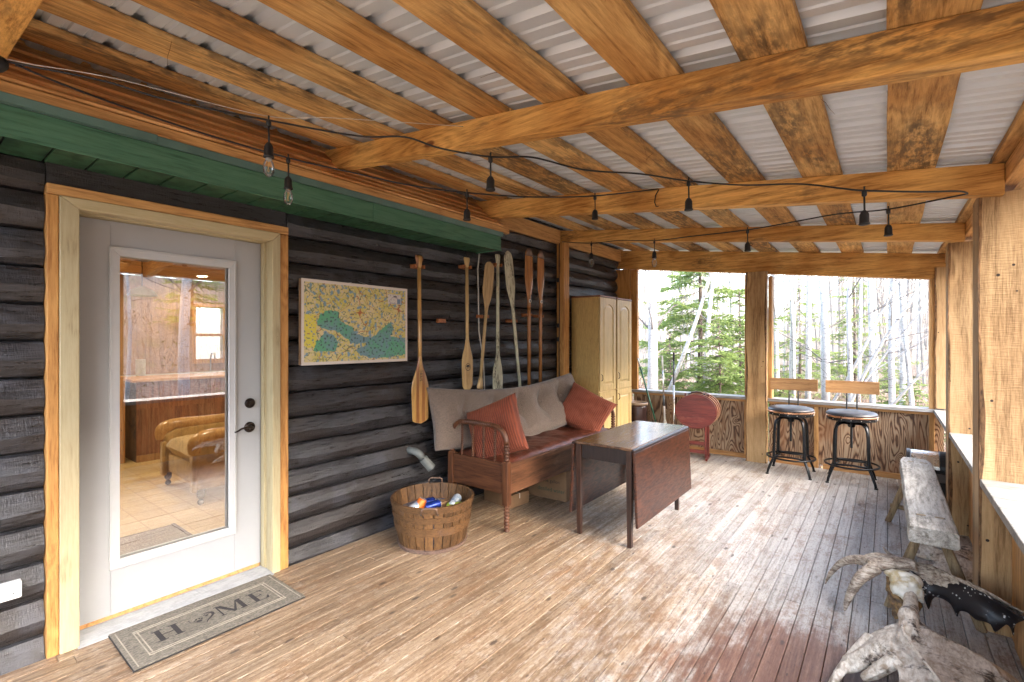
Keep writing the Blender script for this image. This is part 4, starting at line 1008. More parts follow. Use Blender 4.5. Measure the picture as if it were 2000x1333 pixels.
def can(label, m, c, d, group='drink cans in the basket'):
    d = Vector(d).normalized(); mtx = d.to_track_quat('Z', 'Y').to_matrix()
    t = thing('drink_can', label, 'can', c, 0, group)
    MB().lathe([(.025, -.060), (.032, -.054), (.033, -.045), (.033, .045), (.026, .058)], 18, (0,0,0), mtx).obj('can_body', m, t, smooth=True)
    MB().lathe([(.0, .0555), (.0245, .0555), (.0262, .0605), (.0250, .0610), (.0, .057)], 18, (0,0,0), mtx).obj('lid', M['alu'], t)
    return t
bx, by = .435, 2.425
base = .18
for lab, m, x_, y_, z_, d in (('blue drink can lying in the middle of the basket', M['can_blue'], .02, -.02, .262, (.5, 1, .15)), ('second blue drink can lower in the basket', M['can_blue'], -.03, -.07, .245, (.9, .6, -.1)),
     ('white drink can at the left of the basket', M['can_white'], -.02, -.17, .268, (.3, .9, .4)), ('orange capped can among the white cans in the basket', M['can_orange'], .0, -.125, .278, (.2, .4, .9)),
     ('white drink can with green print at the right of the basket', M['can_white'], .10, .13, .268, (-.3, .8, .3)), ('green drink can under the right hand can in the basket', M['can_green'], .13, .10, .245, (.8, .4, .1)),
     ('small white can low at the front of the basket', M['can_white'], .14, -.10, .24, (.6, -.6, .2)), ('blue can low at the back of the basket', M['can_blue'], -.12, .06, .235, (.2, .9, 0))):
    can(lab, m, (bx + x_, by + y_, z_), d)
tag(MB().lathe([(0, .0), (RB - .012, .0), (RB + .026, .185), (0, .19)], 30).obj('can_heap', plain('crushed_cans', (.35, .36, .38), .35, metal=.6, col2=(.05, .08, .25), nscale=26, bump=.8, bscale=40), None, loc=(bx, by, .037)), 'heap of crushed cans filling the bottom of the basket', 'cans', kind='stuff')
box('carton_flap', M['cardboard'], None, bx - .02, bx + .03, by + .02, by + .16, .20, .262, .001).rotation_euler = (0, 0, 0)
tag(bpy.data.objects['carton_flap'], 'cardboard flap sticking up among the cans in the basket', 'cardboard')

# ------------------------------------------------------------------ drop-leaf table
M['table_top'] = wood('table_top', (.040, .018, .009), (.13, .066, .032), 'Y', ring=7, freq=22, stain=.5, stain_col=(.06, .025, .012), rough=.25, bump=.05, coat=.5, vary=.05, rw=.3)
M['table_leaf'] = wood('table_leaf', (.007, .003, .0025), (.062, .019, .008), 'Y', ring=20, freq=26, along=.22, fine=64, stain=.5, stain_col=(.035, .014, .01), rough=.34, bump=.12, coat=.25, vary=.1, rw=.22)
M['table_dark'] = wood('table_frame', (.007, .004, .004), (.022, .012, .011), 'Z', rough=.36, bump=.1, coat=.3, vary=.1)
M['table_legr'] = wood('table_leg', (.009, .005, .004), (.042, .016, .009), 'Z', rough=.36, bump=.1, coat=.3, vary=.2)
tb = thing('drop_leaf_table', 'dark brown drop leaf table with both leaves down in front of the settee', 'table', (1.42, 3.73, 0)); ox, oy = 1.42, 3.73
TX0, TX1, TY0, TY1, TZ = 1.190, 1.650, 3.155, 4.315, .702
MB().box(TX0 - ox, TX1 - ox, TY0 - oy, TY1 - oy, TZ - .020, TZ).obj('top', M['table_top'], tb, .005, seg=3)
for sx, s in ((TX1, 1), (TX0, -1)):
    MB().prism([(0, -.004), (s * .010, -.004), (s * .017, -.012), (s * .020, -.026), (s * .002, -.022)], lambda a, b, d: (sx + s * .002 + a - ox, d - oy, TZ + b), TY0, TY1).obj('rule_joint', M['table_dark'], tb, .0015)
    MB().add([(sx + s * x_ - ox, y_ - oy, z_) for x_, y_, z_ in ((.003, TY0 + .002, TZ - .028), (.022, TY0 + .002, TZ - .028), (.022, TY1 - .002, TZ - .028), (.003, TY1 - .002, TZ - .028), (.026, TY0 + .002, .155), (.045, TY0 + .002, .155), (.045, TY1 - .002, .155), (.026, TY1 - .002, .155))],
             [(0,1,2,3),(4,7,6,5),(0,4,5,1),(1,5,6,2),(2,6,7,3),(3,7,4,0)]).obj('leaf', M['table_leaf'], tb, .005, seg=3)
for xx in (TX0 + .028, TX1 - .028):
    for yy in (TY0 + .035, TY1 - .165):
        mb = MB(); 
        for z_, h_ in ((0, .0155), (.5, .021), (TZ - .021, .023)): mb.v += [(xx - h_ - ox, yy - h_ - oy, z_), (xx + h_ - ox, yy - h_ - oy, z_), (xx + h_ - ox, yy + h_ - oy, z_), (xx - h_ - ox, yy + h_ - oy, z_)]
        for k in range(2): mb.f += [(k*4+q, k*4+(q+1)%4, k*4+4+(q+1)%4, k*4+4+q) for q in range(4)]
        mb.f += [(0,1,2,3), (8,9,10,11)]; mb.obj('leg', M['table_legr'], tb, .003)
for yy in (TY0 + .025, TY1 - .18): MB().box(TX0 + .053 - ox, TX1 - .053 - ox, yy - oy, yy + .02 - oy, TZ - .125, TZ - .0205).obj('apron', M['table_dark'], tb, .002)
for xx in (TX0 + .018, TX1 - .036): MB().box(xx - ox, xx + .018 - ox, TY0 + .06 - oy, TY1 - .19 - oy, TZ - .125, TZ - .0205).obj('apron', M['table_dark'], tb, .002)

# ------------------------------------------------------------------ two tall cabinets
M['cab_side'] = wood('cabinet_side', (.52, .34, .12), (.62, .43, .17), 'Z', ring=3, freq=8, fine=160, rough=.45, bump=.04, vary=.04)
M['cab_door'] = wood('cabinet_door', (.56, .39, .155), (.66, .49, .22), 'Z', ring=4, freq=10, knots=.012, knot_scale=5, knot_col=(.3, .17, .07), rough=.4, bump=.05, vary=.04, coat=.2)
M['cab_top'] = plain('cabinet_top_edge', (.28, .11, .045), .4)
def cabinet(label, y0, y1, x1):
    t = thing('tall_cabinet', label, 'cabinet', (0, (y0 + y1) / 2, 0), group='pale tall cabinets by the far corner'); yc = (y0 + y1) / 2; w_ = y1 - y0
    MB().box(.008, x1 - .022, -w_/2, w_/2, .0, 1.965).obj('carcass', M['cab_side'], t, .002)
    MB().box(.006, x1 + .004, -w_/2 - .003, w_/2 + .003, 1.966, 1.984).obj('top_board', M['cab_top'], t, .003)
    def leaf(z0, z1, arch):
        d = MB().box(x1 - .020, x1 - .008, -w_/2 + .004, w_/2 - .004, z0, z1).obj('cabinet_door', M['cab_door'], t, .003)
        fw = .070; a, b = -w_/2 + .004, w_/2 - .004; z_a, z_b = z0, z1
        for y_0, y_1 in ((a, a + fw), (b - fw, b)): MB().box(x1 - .0078, x1, y_0, y_1, z_a, z_b).obj('stile', M['cab_door'], d, .002)
        MB().box(x1 - .0079, x1 - .0002, a + fw + .0004, b - fw - .0004, z_a, z_a + fw).obj('rail', M['cab_door'], d, .002)
        hw_ = (b - a) / 2 - fw
        if arch:
            poly = [(-hw_ + .0004, z_b), (-hw_ + .0004, z_b - fw - .09)] + [(-hw_ * math.cos(R(q)) * .998, z_b - fw - .09 + .09 * math.sin(R(q))) for q in range(10, 171, 16)] + [(hw_ - .0004, z_b - fw - .09), (hw_ - .0004, z_b)]
        else: poly = [(-hw_ + .0004, z_b), (-hw_ + .0004, z_b - fw), (hw_ - .0004, z_b - fw), (hw_ - .0004, z_b)]
        MB().prism(poly, lambda p, q, e: (e, p, q), x1 - .0079, x1 - .0002).obj('rail', M['cab_door'], d)
        g = .018; top_ = z_b - fw
        if arch: pp = [(-hw_ + g, z_a + fw + g)] + [(-(hw_ - g) * math.cos(R(q)), top_ - .09 - g*.3 + (.09 - g*.6) * math.sin(R(q))) for q in range(0, 181, 15)] + [(hw_ - g, z_a + fw + g)]
        else: pp = [(-hw_ + g, z_a + fw + g), (-hw_ + g, top_ - g), (hw_ - g, top_ - g), (hw_ - g, z_a + fw + g)]
        n = len(pp); cy = sum(p[0] for p in pp)/n; cz = (z_a + z_b)/2; mb = MB()
        ins = [(p*.80 if True else p, cz + (q - cz) * (1 - .022/ max(.1, (z_b - z_a)/2))) for p, q in pp]
        mb.v = [(x1 - .0078, p, q) for p, q in pp] + [(x1 - .001, p, q) for p, q in ins]
        mb.f = [(k, (k+1) % n, n + (k+1) % n, n + k) for k in range(n)] + [tuple(range(n, 2*n))]
        mb.obj('raised_panel', M['cab_door'], d)
        zz = z_a + .15 if arch else z_b - .1
        MB().tube([(x1, a + .03, zz + .05), (x1 + .018, a + .03, zz + .035), (x1 + .02, a + .03, zz - .01), (x1 + .004, a + .03, zz - .03)], .004, 6).obj('pull', M['bronze'], d, smooth=True)
    leaf(.852, 1.960, True); leaf(.08, .842, False)
cabinet('pale wooden tall cabinet next to the settee, nearer of the two', 5.10, 5.525, .395)
cabinet('pale wooden tall cabinet by the far opening, farther of the two', 5.555, 5.985, .395)

# ------------------------------------------------------------------ stoneware crock, broom, brush and pole in the corner
ck = thing('stoneware_crock', 'dark brown stoneware crock in the corner behind the cabinet', 'crock', (.40, 6.18, 0))
MB().lathe([(.10, .0), (.115, .02), (.125, .2), (.125, .56), (.118, .585)], 28).obj('body', plain('brown_glaze', (.045, .022, .018), .25, var=.2), ck, smooth=True)
MB().lathe([(.116, .586), (.130, .592), (.132, .615), (.120, .625), (.105, .62), (.103, .58)], 28, cap=False).obj('rim', plain('rim_glaze', (.30, .21, .14), .3), ck, smooth=True)
M['green_plastic'] = plain('green_broom_handle', (.010, .10, .055), .35)
br_ = thing('broom', 'green handled broom with blue head leaning on the far sill', 'broom', (.66, 6.22, 0))
a0 = Vector((-.02, .0, .34)); a1 = Vector((-.375, .215, 1.20)) * 1.0
MB().tube([a0, a0 + (a1 - a0) * .86], .011, 10).obj('handle', M['green_plastic'], br_, smooth=True)
MB().tube([a0 + (a1 - a0) * .86, a1], [.0115, .0105], 10).obj('grip', M['white_plastic'], br_, smooth=True)
MB().prism([(-.03, .36), (.03, .36), (.10, .25), (-.10, .25)], lambda a, b, d: (a * .8, d, b), -.018, .018).obj('broom_head', plain('blue_head', (.02, .14, .36), .4), br_, .006)
MB().prism([(-.10, .2495), (.10, .2495), (.14, .0), (-.13, .0)], lambda a, b, d: (a * .8, d, b), -.016, .016).obj('bristles', plain('bristles', (.03, .10, .20), .9, bump=.9, bscale=220), br_)
sp = thing('scrub_brush', 'white and purple long handled brush leaning on the far sill', 'brush', (.72, 6.25, 0))
MB().tube([(-.075, .155, 1.24), (-.055, .13, 1.05)], [.012, .012], 10).obj('hook_end', M['white_plastic'], sp, smooth=True)
MB().tube([(-.055, .13, 1.05), (-.03, .09, .72)], .010, 10).obj('handle', M['steel'], sp, smooth=True)
MB().tube([(-.03, .09, .72), (-.015, .07, .58)], .0135, 10).obj('handle_sleeve', plain('grey_sleeve', (.07, .075, .085), .5), sp, smooth=True)
MB().tube([(-.015, .07, .58), (.0, .05, .40), (.005, .04, .34), (.01, .03, .28)], [.011, .012, .03, .045], 14).obj('neck', M['white_plastic'], sp, smooth=True)
MB().tube([(.008, .035, .315), (.011, .004, .255)], [.036, .046], 16).obj('brush_head', plain('purple', (.14, .02, .18), .4), sp, smooth=True)
po = thing('telescopic_pole', 'thin grey telescopic pole standing against the far sill', 'pole', (.86, 6.26, 0))
MB().tube([(-.055, .14, 1.29), (-.052, .132, 1.18)], .013, 10).obj('grip', plain('dark_grip', (.03, .02, .035), .6), po, smooth=True)
MB().tube([(-.052, .132, 1.18), (-.040, .10, .86)], .009, 10).obj('upper_tube', plain('pole_dark', (.06, .06, .07), .3, metal=.5), po, smooth=True)
MB().tube([(-.040, .10, .86), (0, 0, .0)], .0105, 10).obj('lower_tube', M['steel'], po, smooth=True)

# ------------------------------------------------------------------ nested folding tray tables on their stand
M['tray_red'] = wood('red_tray', (.085, .012, .009), (.17, .030, .020), 'X', ring=6, rough=.32, bump=.06, coat=.3, stain=.3, stain_col=(.24, .08, .06), vary=.1)
M['tray_rim'] = plain('tray_rim', (.34, .20, .11), .5)
tt = thing('tray_tables', 'set of red oval folding tray tables stacked upright on a stand', 'tray tables', (1.18, 6.12, 0), R(9))
for k in range(4):
    y_ = -.055 + k * .042; dz_ = .008 * k; dxk = .012 * k
    oval = [(.238*math.cos(a) + dxk, .575 + dz_ + .205*math.sin(a)) for a in [2*math.pi*q/44 for q in range(44)]]
    tr_ = MB().prism(oval, lambda a, b, d: (a, d, b), y_, y_ + .012).obj('tray_top', M['tray_red'], tt, .003)
    n = 44; rb = MB(); ov2 = [(.243*math.cos(a) + dxk, .575 + dz_ + .210*math.sin(a)) for a in [2*math.pi*q/44 for q in range(44)]]
    for q in range(n): rb.v += [(oval[q][0], y_ + .002, oval[q][1]), (ov2[q][0], y_ + .002, ov2[q][1]), (ov2[q][0], y_ + .026, ov2[q][1]), (oval[q][0], y_ + .026, oval[q][1])]
    rb.f = [(q*4+j, q*4+(j+1)%4, ((q+1)%n)*4+(j+1)%4, ((q+1)%n)*4+j) for q in range(n) for j in range(4)]
    rb.obj('tray_rim', M['tray_rim'] if k else M['tray_red'], tr_)
for k in range(4):
    y_ = -.043 + k * .042
    for xx in (-.105, .115): MB().box(xx - .012, xx + .012, y_ + .001, y_ + .027, .02, .54).obj('folded_leg', M['tray_red'], tt, .003)
for z_ in (.19, .09): MB().box(-.093, .103, -.05, -.03, z_ - .022, z_ + .022).obj('stretcher', M['tray_red'], tt, .003)
for xx in (-.125, .135): MB().box(xx - .011, xx + .011, -.13, .20, .0, .028).obj('stand_foot', M['tray_red'], tt, .004)
for xx in (-.13, .14): MB().box(xx - .010, xx + .010, .02, .045, .028, .79).obj('stand_upright', M['tray_red'], tt, .003)
MB().tube([(-.075, .03, .785), (-.05, .03, .803), (.0, .03, .812), (.06, .03, .803), (.085, .03, .785)], [.009, .010, .011, .010, .009], 8).obj('carry_handle', plain('handle_dark', (.10, .04, .025), .4), tt, smooth=True)
for xx in (-.08, .09): MB().box(xx - .013, xx + .013, .015, .045, .772, .794).obj('handle_bracket', M['black_metal'], tt, .003)

# ------------------------------------------------------------------ swivel bar stools
M['seat_vinyl'] = plain('dark_grey_vinyl', (.035, .036, .042), .42, var=.15, nscale=18, bump=.15, bscale=160)
M['stool_back'] = wood('stool_backboard', (.26, .125, .045), (.42, .235, .10), 'X', ring=6, rough=.45, bump=.1, vary=.12)
def stool(label, c, rz):
    t = thing('bar_stool', label, 'stool', c, rz, 'bar stools at the far half wall')
    MB().lathe([(0, .728), (.17, .726), (.205, .718), (.222, .703), (.222, .688), (.0, .68)], 40).obj('seat_cushion', M['seat_vinyl'], t, smooth=True)
    MB().lathe([(.15, .668), (.225, .668), (.228, .672), (.228, .682), (.224, .686), (.15, .686)], 40, cap=False).obj('copper_band', M['copper'], t, smooth=False)
    rg_ = MB().lathe([(.0, .636), (.212, .636), (.216, .641), (.216, .667), (.0, .667)], 40).obj('seat_ring', M['black_metal'], t)
    for k in range(16):
        a = 2*math.pi*k/16; MB().lathe([(0, 0), (.005, 0), (.003, .003), (0, .0035)], 8, (.216*math.cos(a), .216*math.sin(a), .652), Vector((math.cos(a), math.sin(a), 0)).to_track_quat('Z', 'Y').to_matrix()).obj('rivet', M['steel'], rg_)
    MB().lathe([(.0, .56), (.028, .56), (.034, .575), (.034, .61), (.06, .625), (.06, .640), (0, .6405)], 20).obj('hub', M['black_metal'], t, smooth=False)
    mb = MB(); prof = []
    for k in range(41): prof.append((.0125 if k % 2 else .0105, .345 + k * .0055))
    mb.lathe(prof, 12).obj('screw', M['black_metal'], t)
    for k in range(4):
        a = R(45 + 90 * k); c_, s_ = math.cos(a), math.sin(a)
        pts = [(.030, .596), (.095, .608), (.140, .602), (.172, .577), (.189, .537), (.196, .48), (.200, .38), (.203, .27), (.205, .19), (.212, .165), (.238, .12), (.272, .045), (.282, .006)]
        lg = MB().tube([(r_*c_, r_*s_, z_) for r_, z_ in pts], [.0185] * 9 + [.017, .016, .015, .014], 10, flat=.66, up=(0, 0, 1)).obj('leg', M['black_metal'], t, smooth=True)
        MB().lathe([(0, 0), (.017, 0), (.016, .009), (.011, .014), (0, .015)], 12, (.284*c_, .284*s_, 0)).obj('foot_pad', M['black_rubber'], lg)
    n = 48; fr2 = MB()
    pts = [(.232*math.cos(2*math.pi*k/n), .232*math.sin(2*math.pi*k/n), .178) for k in range(n + 1)]
    fr2.tube(pts, .0100, 8, cap=False).obj('foot_ring', M['black_metal'], t, smooth=True)
    for k in range(4):
        a, b = R(45 + 90*k), R(135 + 90*k); ma = (a + b)/2
        MB().tube([(.204*math.cos(a), .204*math.sin(a), .183), (.105*math.cos(ma), .105*math.sin(ma), .186), (.204*math.cos(b), .204*math.sin(b), .183)], .010, 6).obj('brace', M['black_metal'], t, smooth=True)
    for xx in (-.045, .045): MB().tube([(xx, .15, .655), (xx, .20, .66), (xx, .222, .70), (xx, .232, .80), (xx, .236, .94)], .0068, 8).obj('back_rod', M['black_metal'], t, smooth=True)
    mb = MB(); n = 12
    for k in range(n + 1):
        x_ = -.235 + .47 * k/n; y_ = .226 - .35 * x_ * x_
        mb.v += [(x_, y_, .885), (x_, y_ + .018, .885), (x_, y_ + .018, 1.018), (x_, y_, 1.018)]
    for k in range(n): mb.f += [(k*4+q, k*4+(q+1)%4, k*4+4+(q+1)%4, k*4+4+q) for q in range(4)]
    mb.f += [(0,1,2,3), (n*4,n*4+1,n*4+2,n*4+3)]; mb.obj('backrest', M['stool_back'], t, .002)
    return t
stool('black iron bar stool with wooden back, next to the middle post', (2.212, 6.075, 0), R(1))
stool('black iron bar stool with wooden back, nearer the outer corner', (2.758, 6.085, 0), R(2))

# ------------------------------------------------------------------ rustic plank bench
M['bench_top'] = wood('grey_bench_top', (.20, .18, .15), (.50, .465, .41), 'Y', ring=9, freq=40, along=.12, stain=.75, stain_col=(.10, .085, .065), stain_scale=5, rough=.7, bump=.8, vary=.05)
M['bench_leg'] = wood('bench_leg', (.13, .085, .045), (.33, .24, .135), 'Z', ring=8, stain=.4, stain_col=(.08, .05, .03), rough=.65, bump=.5, vary=.1)
bn = thing('rustic_bench', 'weathered grey plank bench with splayed legs along the outer wall', 'bench', (3.23, 4.13, 0)); ox, oy = 3.23, 4.13
YB0, YB1 = 3.205, 5.06; mb = MB(); n = 40
for k in range(n + 1):
    y_ = YB0 + (YB1 - YB0) * k/n; wl_ = .098 + .006 * nz(y_ * 3); wr_ = .094 + .006 * nz(y_ * 3, 4); rr = max(0, 1 - min(k, n - k) / 1.2) * .006
    if y_ > 4.94: wl_ -= (y_ - 4.94) * .15; wr_ -= (y_ - 4.94) * .25
    ring_ = [(-wl_ + rr, .428), (-wl_ - .004, .44), (-wl_, .503), (-wl_ + .005, .510), (0, .512 + .002 * nz(y_ * 6, 9)), (wr_ - .005, .510), (wr_, .503), (wr_ + .004, .44), (wr_ - rr, .428)]
    mb.v += [(3.232 + a - ox - .004 * (y_ - 4.1), y_ - oy, z_ - rr * .3) for a, z_ in ring_]
for k in range(n): mb.f += [(k*9+q, k*9+(q+1)%9, k*9+9+(q+1)%9, k*9+9+q) for q in range(9)]
mb.f += [tuple(range(9)), tuple(n*9+q for q in range(9))[::-1]]
mb.obj('seat_plank', M['bench_top'], bn, .002)
for ym, yf in ((3.43, 3.36), (4.88, 4.93)):
    for s, xm, xf in ((-1, 3.195, 3.055), (1, 3.27, 3.425)):
        mb = MB()
        for t_, h_ in ((0, .024), (.6, .028), (1, .022)):
            c_ = Vector((xf, yf, 0)) * (1 - t_) + Vector((xm, ym, .44)) * t_; z_ = c_.z
            for a in range(6): mb.v.append((c_.x + h_*math.cos(R(60*a + 20)) - ox, c_.y + h_*1.15*math.sin(R(60*a + 20)) - oy, z_))
        for k in range(2): mb.f += [(k*6+q, k*6+(q+1)%6, k*6+6+(q+1)%6, k*6+6+q) for q in range(6)]
        mb.f += [tuple(range(6)), tuple(12+q for q in range(6))]; mb.obj('leg', M['bench_leg'], bn, .004)
        MB().box(xm - .020 - ox, xm + .020 - ox, ym - .012 - oy, ym + .012 - oy, .50, .5125).obj('tenon_end', M['bench_leg'], bn, .002)
        MB().add([(xm + a*.023 - ox, ym + b*.015 - oy, .5108) for a, b in ((-1,-1),(1,-1),(1,1),(-1,1))], [(0,1,2,3)]).obj('mortise', M['dark'], bn)
    yb_ = yf * .72 + ym * .28; f = .30
    a = Vector((3.055 + (3.195 - 3.055) * f, yb_, .13)); b = Vector((3.425 - (3.425 - 3.27) * f, yb_, .125))
    MB().tube([(a.x - ox - .03, a.y - oy, .135), ((a.x + b.x)/2 - ox, a.y - oy + .006, .122), (b.x - ox + .03, b.y - oy, .13)], [.017, .020, .017], 8).obj('stretcher', M['bench_leg'], bn, smooth=True)

# ------------------------------------------------------------------ trash can behind the bench
tc_ = thing('trash_can', 'black step trash can with steel lid behind the bench', 'trash can', (3.315, 5.36, 0))
M['black_plastic'] = plain('black_plastic', (.016, .016, .019), .35, var=.1)
mb = MB(); mb.v = [(a * s, b * s2, z_) for z_, s, s2 in ((0, .88, .88), (.02, .92, .92), (.40, 1, 1)) for a, b in ((-.115, -.15), (.115, -.15), (.135, -.12), (.135, .12), (.115, .15), (-.115, .15), (-.135, .12), (-.135, -.12))]
for k in range(2): mb.f += [(k*8+q, k*8+(q+1)%8, k*8+8+(q+1)%8, k*8+8+q) for q in range(8)]
mb.f += [tuple(range(8)), tuple(16+q for q in range(8))]; mb.obj('bin', M['black_plastic'], tc_, .006)
MB().box(-.137, .137, -.153, .153, .30, .375).obj('band', plain('grey_band', (.12, .11, .11), .5), tc_, .01)
arc = [(-.155 + .0, .40)] + [(-.155 * math.cos(R(a)), .405 + .118 * math.sin(R(a))) for a in range(0, 181, 12)] + [(.155, .40)]
arc2 = [(b * .98, c_) for b, c_ in arc]
MB().prism(arc, lambda a, b, d: (d, a, b), -.108, .072).obj('lid', M['steel'], tc_, .004)
for x0_, x1_ in ((-.136, -.1085), (.0725, .137)): MB().prism([(a * 1.03, .40 + (b - .40) * 1.05) for a, b in arc], lambda a, b, d: (d, a, b), x0_, x1_).obj('lid_end', M['black_plastic'], tc_, .008)
# ------------------------------------------------------------------ moose antlers
from mathutils.geometry import delaunay_2d_cdt
def antler_mat():
    t = NT('weathered_antler'); v = t.coords(False)
    g = t.noise(t.coords(False, (1, .35, 1)), 60, 4, .7); b = t.noise(v, 7, 5, .7, .4); c = t.noise(v, 24, 4, .7)
    col = t.mix(t.smooth(g, .3, .7), (.38, .31, .235), (.72, .66, .57))
    col = t.mix(t.math('MULTIPLY', t.smooth(b, .50, .60), t.smooth(c, .38, .58)), col, (.045, .028, .020))
    col = t.mix(t.math('MULTIPLY', t.smooth(t.noise(v, 12, 3, .6), .56, .66), .5), col, (.20, .12, .06))
    t.link(col, t.b.inputs['Base Color']); t.b.inputs['Roughness'].default_value = .55; t.bump(t.math('ADD', g, c), .6, .005); return t.m
def antler_plain():
    t = NT('brown_antler_beam'); v = t.coords(False)
    g = t.noise(t.coords(False, (.3, .5, 1)), 90, 4, .7); c = t.noise(v, 20, 4, .7)
    col = t.mix(t.smooth(g, .32, .66), (.14, .09, .06), (.52, .44, .35)); col = t.mix(t.math('MULTIPLY', t.smooth(c, .5, .65), .5), col, (.08, .05, .035))
    t.link(col, t.b.inputs['Base Color']); t.b.inputs['Roughness'].default_value = .6; t.bump(g, .8, .006); return t.m
def speck():
    t = NT('black_painted_palm'); v = t.coords(False); vo = t.n.new('ShaderNodeTexVoronoi'); vo.inputs['Scale'].default_value = 55; t.link(v, vo.inputs[0])
    n = t.noise(v, 9, 2, .5); m = t.math('MULTIPLY', t.math('SUBTRACT', 1, t.smooth(vo.outputs[0], .16, .26)), t.smooth(n, .48, .56))
    t.link(t.mix(m, (.010, .007, .008), (.6, .58, .55)), t.b.inputs['Base Color']); t.b.inputs['Roughness'].default_value = .5
    t.bump(t.noise(v, 40, 3, .6), .2, .004); return t.m
M['antler'] = antler_mat(); M['antler_beam'] = antler_plain(); M['antler_paint'] = speck()
M['skull'] = plain('bone', (.66, .63, .55), .6, var=.12, nscale=18, bump=.5, bscale=50, col2=(.42, .33, .18))
M['skull_dark'] = plain('dried_tissue', (.10, .06, .035), .7, var=.3, nscale=30, bump=.8, bscale=60, col2=(.30, .18, .07))
def plate(mb, pts, ia, ib, thick, nvec, dome=0.0, step=.025):
    """thick curved plate from a 3-D outline; ia, ib: the two axes of the plan it is filled in"""
    ic = 3 - ia - ib; n = len(pts); P2 = [Vector((p[ia], p[ib])) for p in pts]
    def ins(q):
        c = False; j = n - 1
        for i in range(n):
            if (P2[i].y > q.y) != (P2[j].y > q.y) and q.x < (P2[j].x - P2[i].x)*(q.y - P2[i].y)/(P2[j].y - P2[i].y) + P2[i].x: c = not c
            j = i
        return c
    vs = list(P2); lo = [min(p[k] for p in P2) for k in (0, 1)]; hi = [max(p[k] for p in P2) for k in (0, 1)]
    q0 = lo[0]
    while q0 < hi[0]:
        q1 = lo[1]
        while q1 < hi[1]:
            q = Vector((q0, q1))
            if ins(q) and min((q - p).length for p in P2) > step * .45: vs.append(q)
            q1 += step
        q0 += step
    r = delaunay_2d_cdt(vs, [(i, (i + 1) % n) for i in range(n)], [], 1, 1e-5)
    V, E_, F = r[0], r[1], r[2]; out = []
    for q in V:
        ws = 0; zs = 0; dm = 9
        for p, p2 in zip(pts, P2):
            d = (q - p2).length; dm = min(dm, d); w_ = 1 / (d * d + 1e-7); ws += w_; zs += w_ * p[ic]
        v3 = [0, 0, 0]; v3[ia] = q.x; v3[ib] = q.y; v3[ic] = zs / ws; out.append((Vector(v3), min(1, dm / .09)))
    N = Vector(nvec).normalized(); b = len(mb.v)
    mb.v += [tuple(p + N * (dome * e + thick * .5 * (.45 + .55 * e))) for p, e in out] + [tuple(p + N * (dome * e - thick * .5 * (.45 + .55 * e))) for p, e in out]
    m = len(out); mb.f += [tuple(b + i for i in f) for f in F] + [tuple(b + m + i for i in f[::-1]) for f in F]
    cnt = {}
    for f in F:
        for i in range(len(f)): cnt[(f[i], f[(i + 1) % len(f)])] = 1
    for (a, c) in list(cnt):
        if (c, a) not in cnt: mb.f.append((b + a, b + c, b + m + c, b + m + a))
    return mb
def soften(o, vox, it=4):
    m = o.modifiers.new('fuse', 'REMESH'); m.mode = 'VOXEL'; m.voxel_size = vox; m.use_smooth_shade = True
    s_ = o.modifiers.new('soft', 'SMOOTH'); s_.factor = .5; s_.iterations = it; return o
def ellip(mb, c, r, n=16, m=10, rot=None):
    c = Vector(c)
    def fn(u, v):
        a, b = 2*math.pi*u, math.pi*(v - .5); p = Vector((r[0]*math.cos(a)*math.cos(b), r[1]*math.sin(a)*math.cos(b), r[2]*math.sin(b))); return c + (rot @ p if rot else p)
    return mb.grid(fn, n, m, True)
OA = Vector((3.12, 3.10, 0)); sub = lambda L: [tuple(Vector(p) - OA) for p in L]
rack = thing('moose_rack', 'moose skull plate with two palmed antlers lying on the floor', 'antlers', OA)
TINE1 = [(3.009, 3.27, 0.25), (2.912, 3.334, 0.225), (2.84, 3.374, 0.17), (2.787, 3.38, 0.09), (2.759, 3.403, 0.012)]
TINE2 = [(3.001, 3.224, 0.25), (2.937, 3.175, 0.19), (2.901, 3.149, 0.12), (2.879, 3.125, 0.06), (2.87, 3.117, 0.012)]
BEAM = [(2.973, 3.234, 0.25), (3.037, 3.259, 0.265), (3.109, 3.293, 0.27), (3.17, 3.29, 0.28)]
PALMA = [(3.114, 3.315, 0.275), (3.172, 3.344, 0.281), (3.228, 3.332, 0.287), (3.292, 3.244, 0.295), (3.363, 3.163, 0.304), (3.424, 3.065, 0.313), (3.475, 2.947, 0.322), (3.503, 2.889, 0.327), (3.505, 3.085, 0.19), (3.500, 3.095, 0.13), (3.488, 3.079, 0.17), (3.474, 3.079, 0.18), (3.442, 3.089, 0.13), (3.423, 3.06, 0.17), (3.404, 3.077, 0.17), (3.378, 3.1, 0.16), (3.352, 3.13, 0.17), (3.327, 3.147, 0.16), (3.32, 3.168, 0.12), (3.299, 3.171, 0.17), (3.274, 3.216, 0.17), (3.248, 3.245, 0.16), (3.231, 3.238, 0.14), (3.219, 3.217, 0.1), (3.204, 3.217, 0.14), (3.186, 3.243, 0.2), (3.161, 3.278, 0.24), (3.135, 3.279, 0.26)]
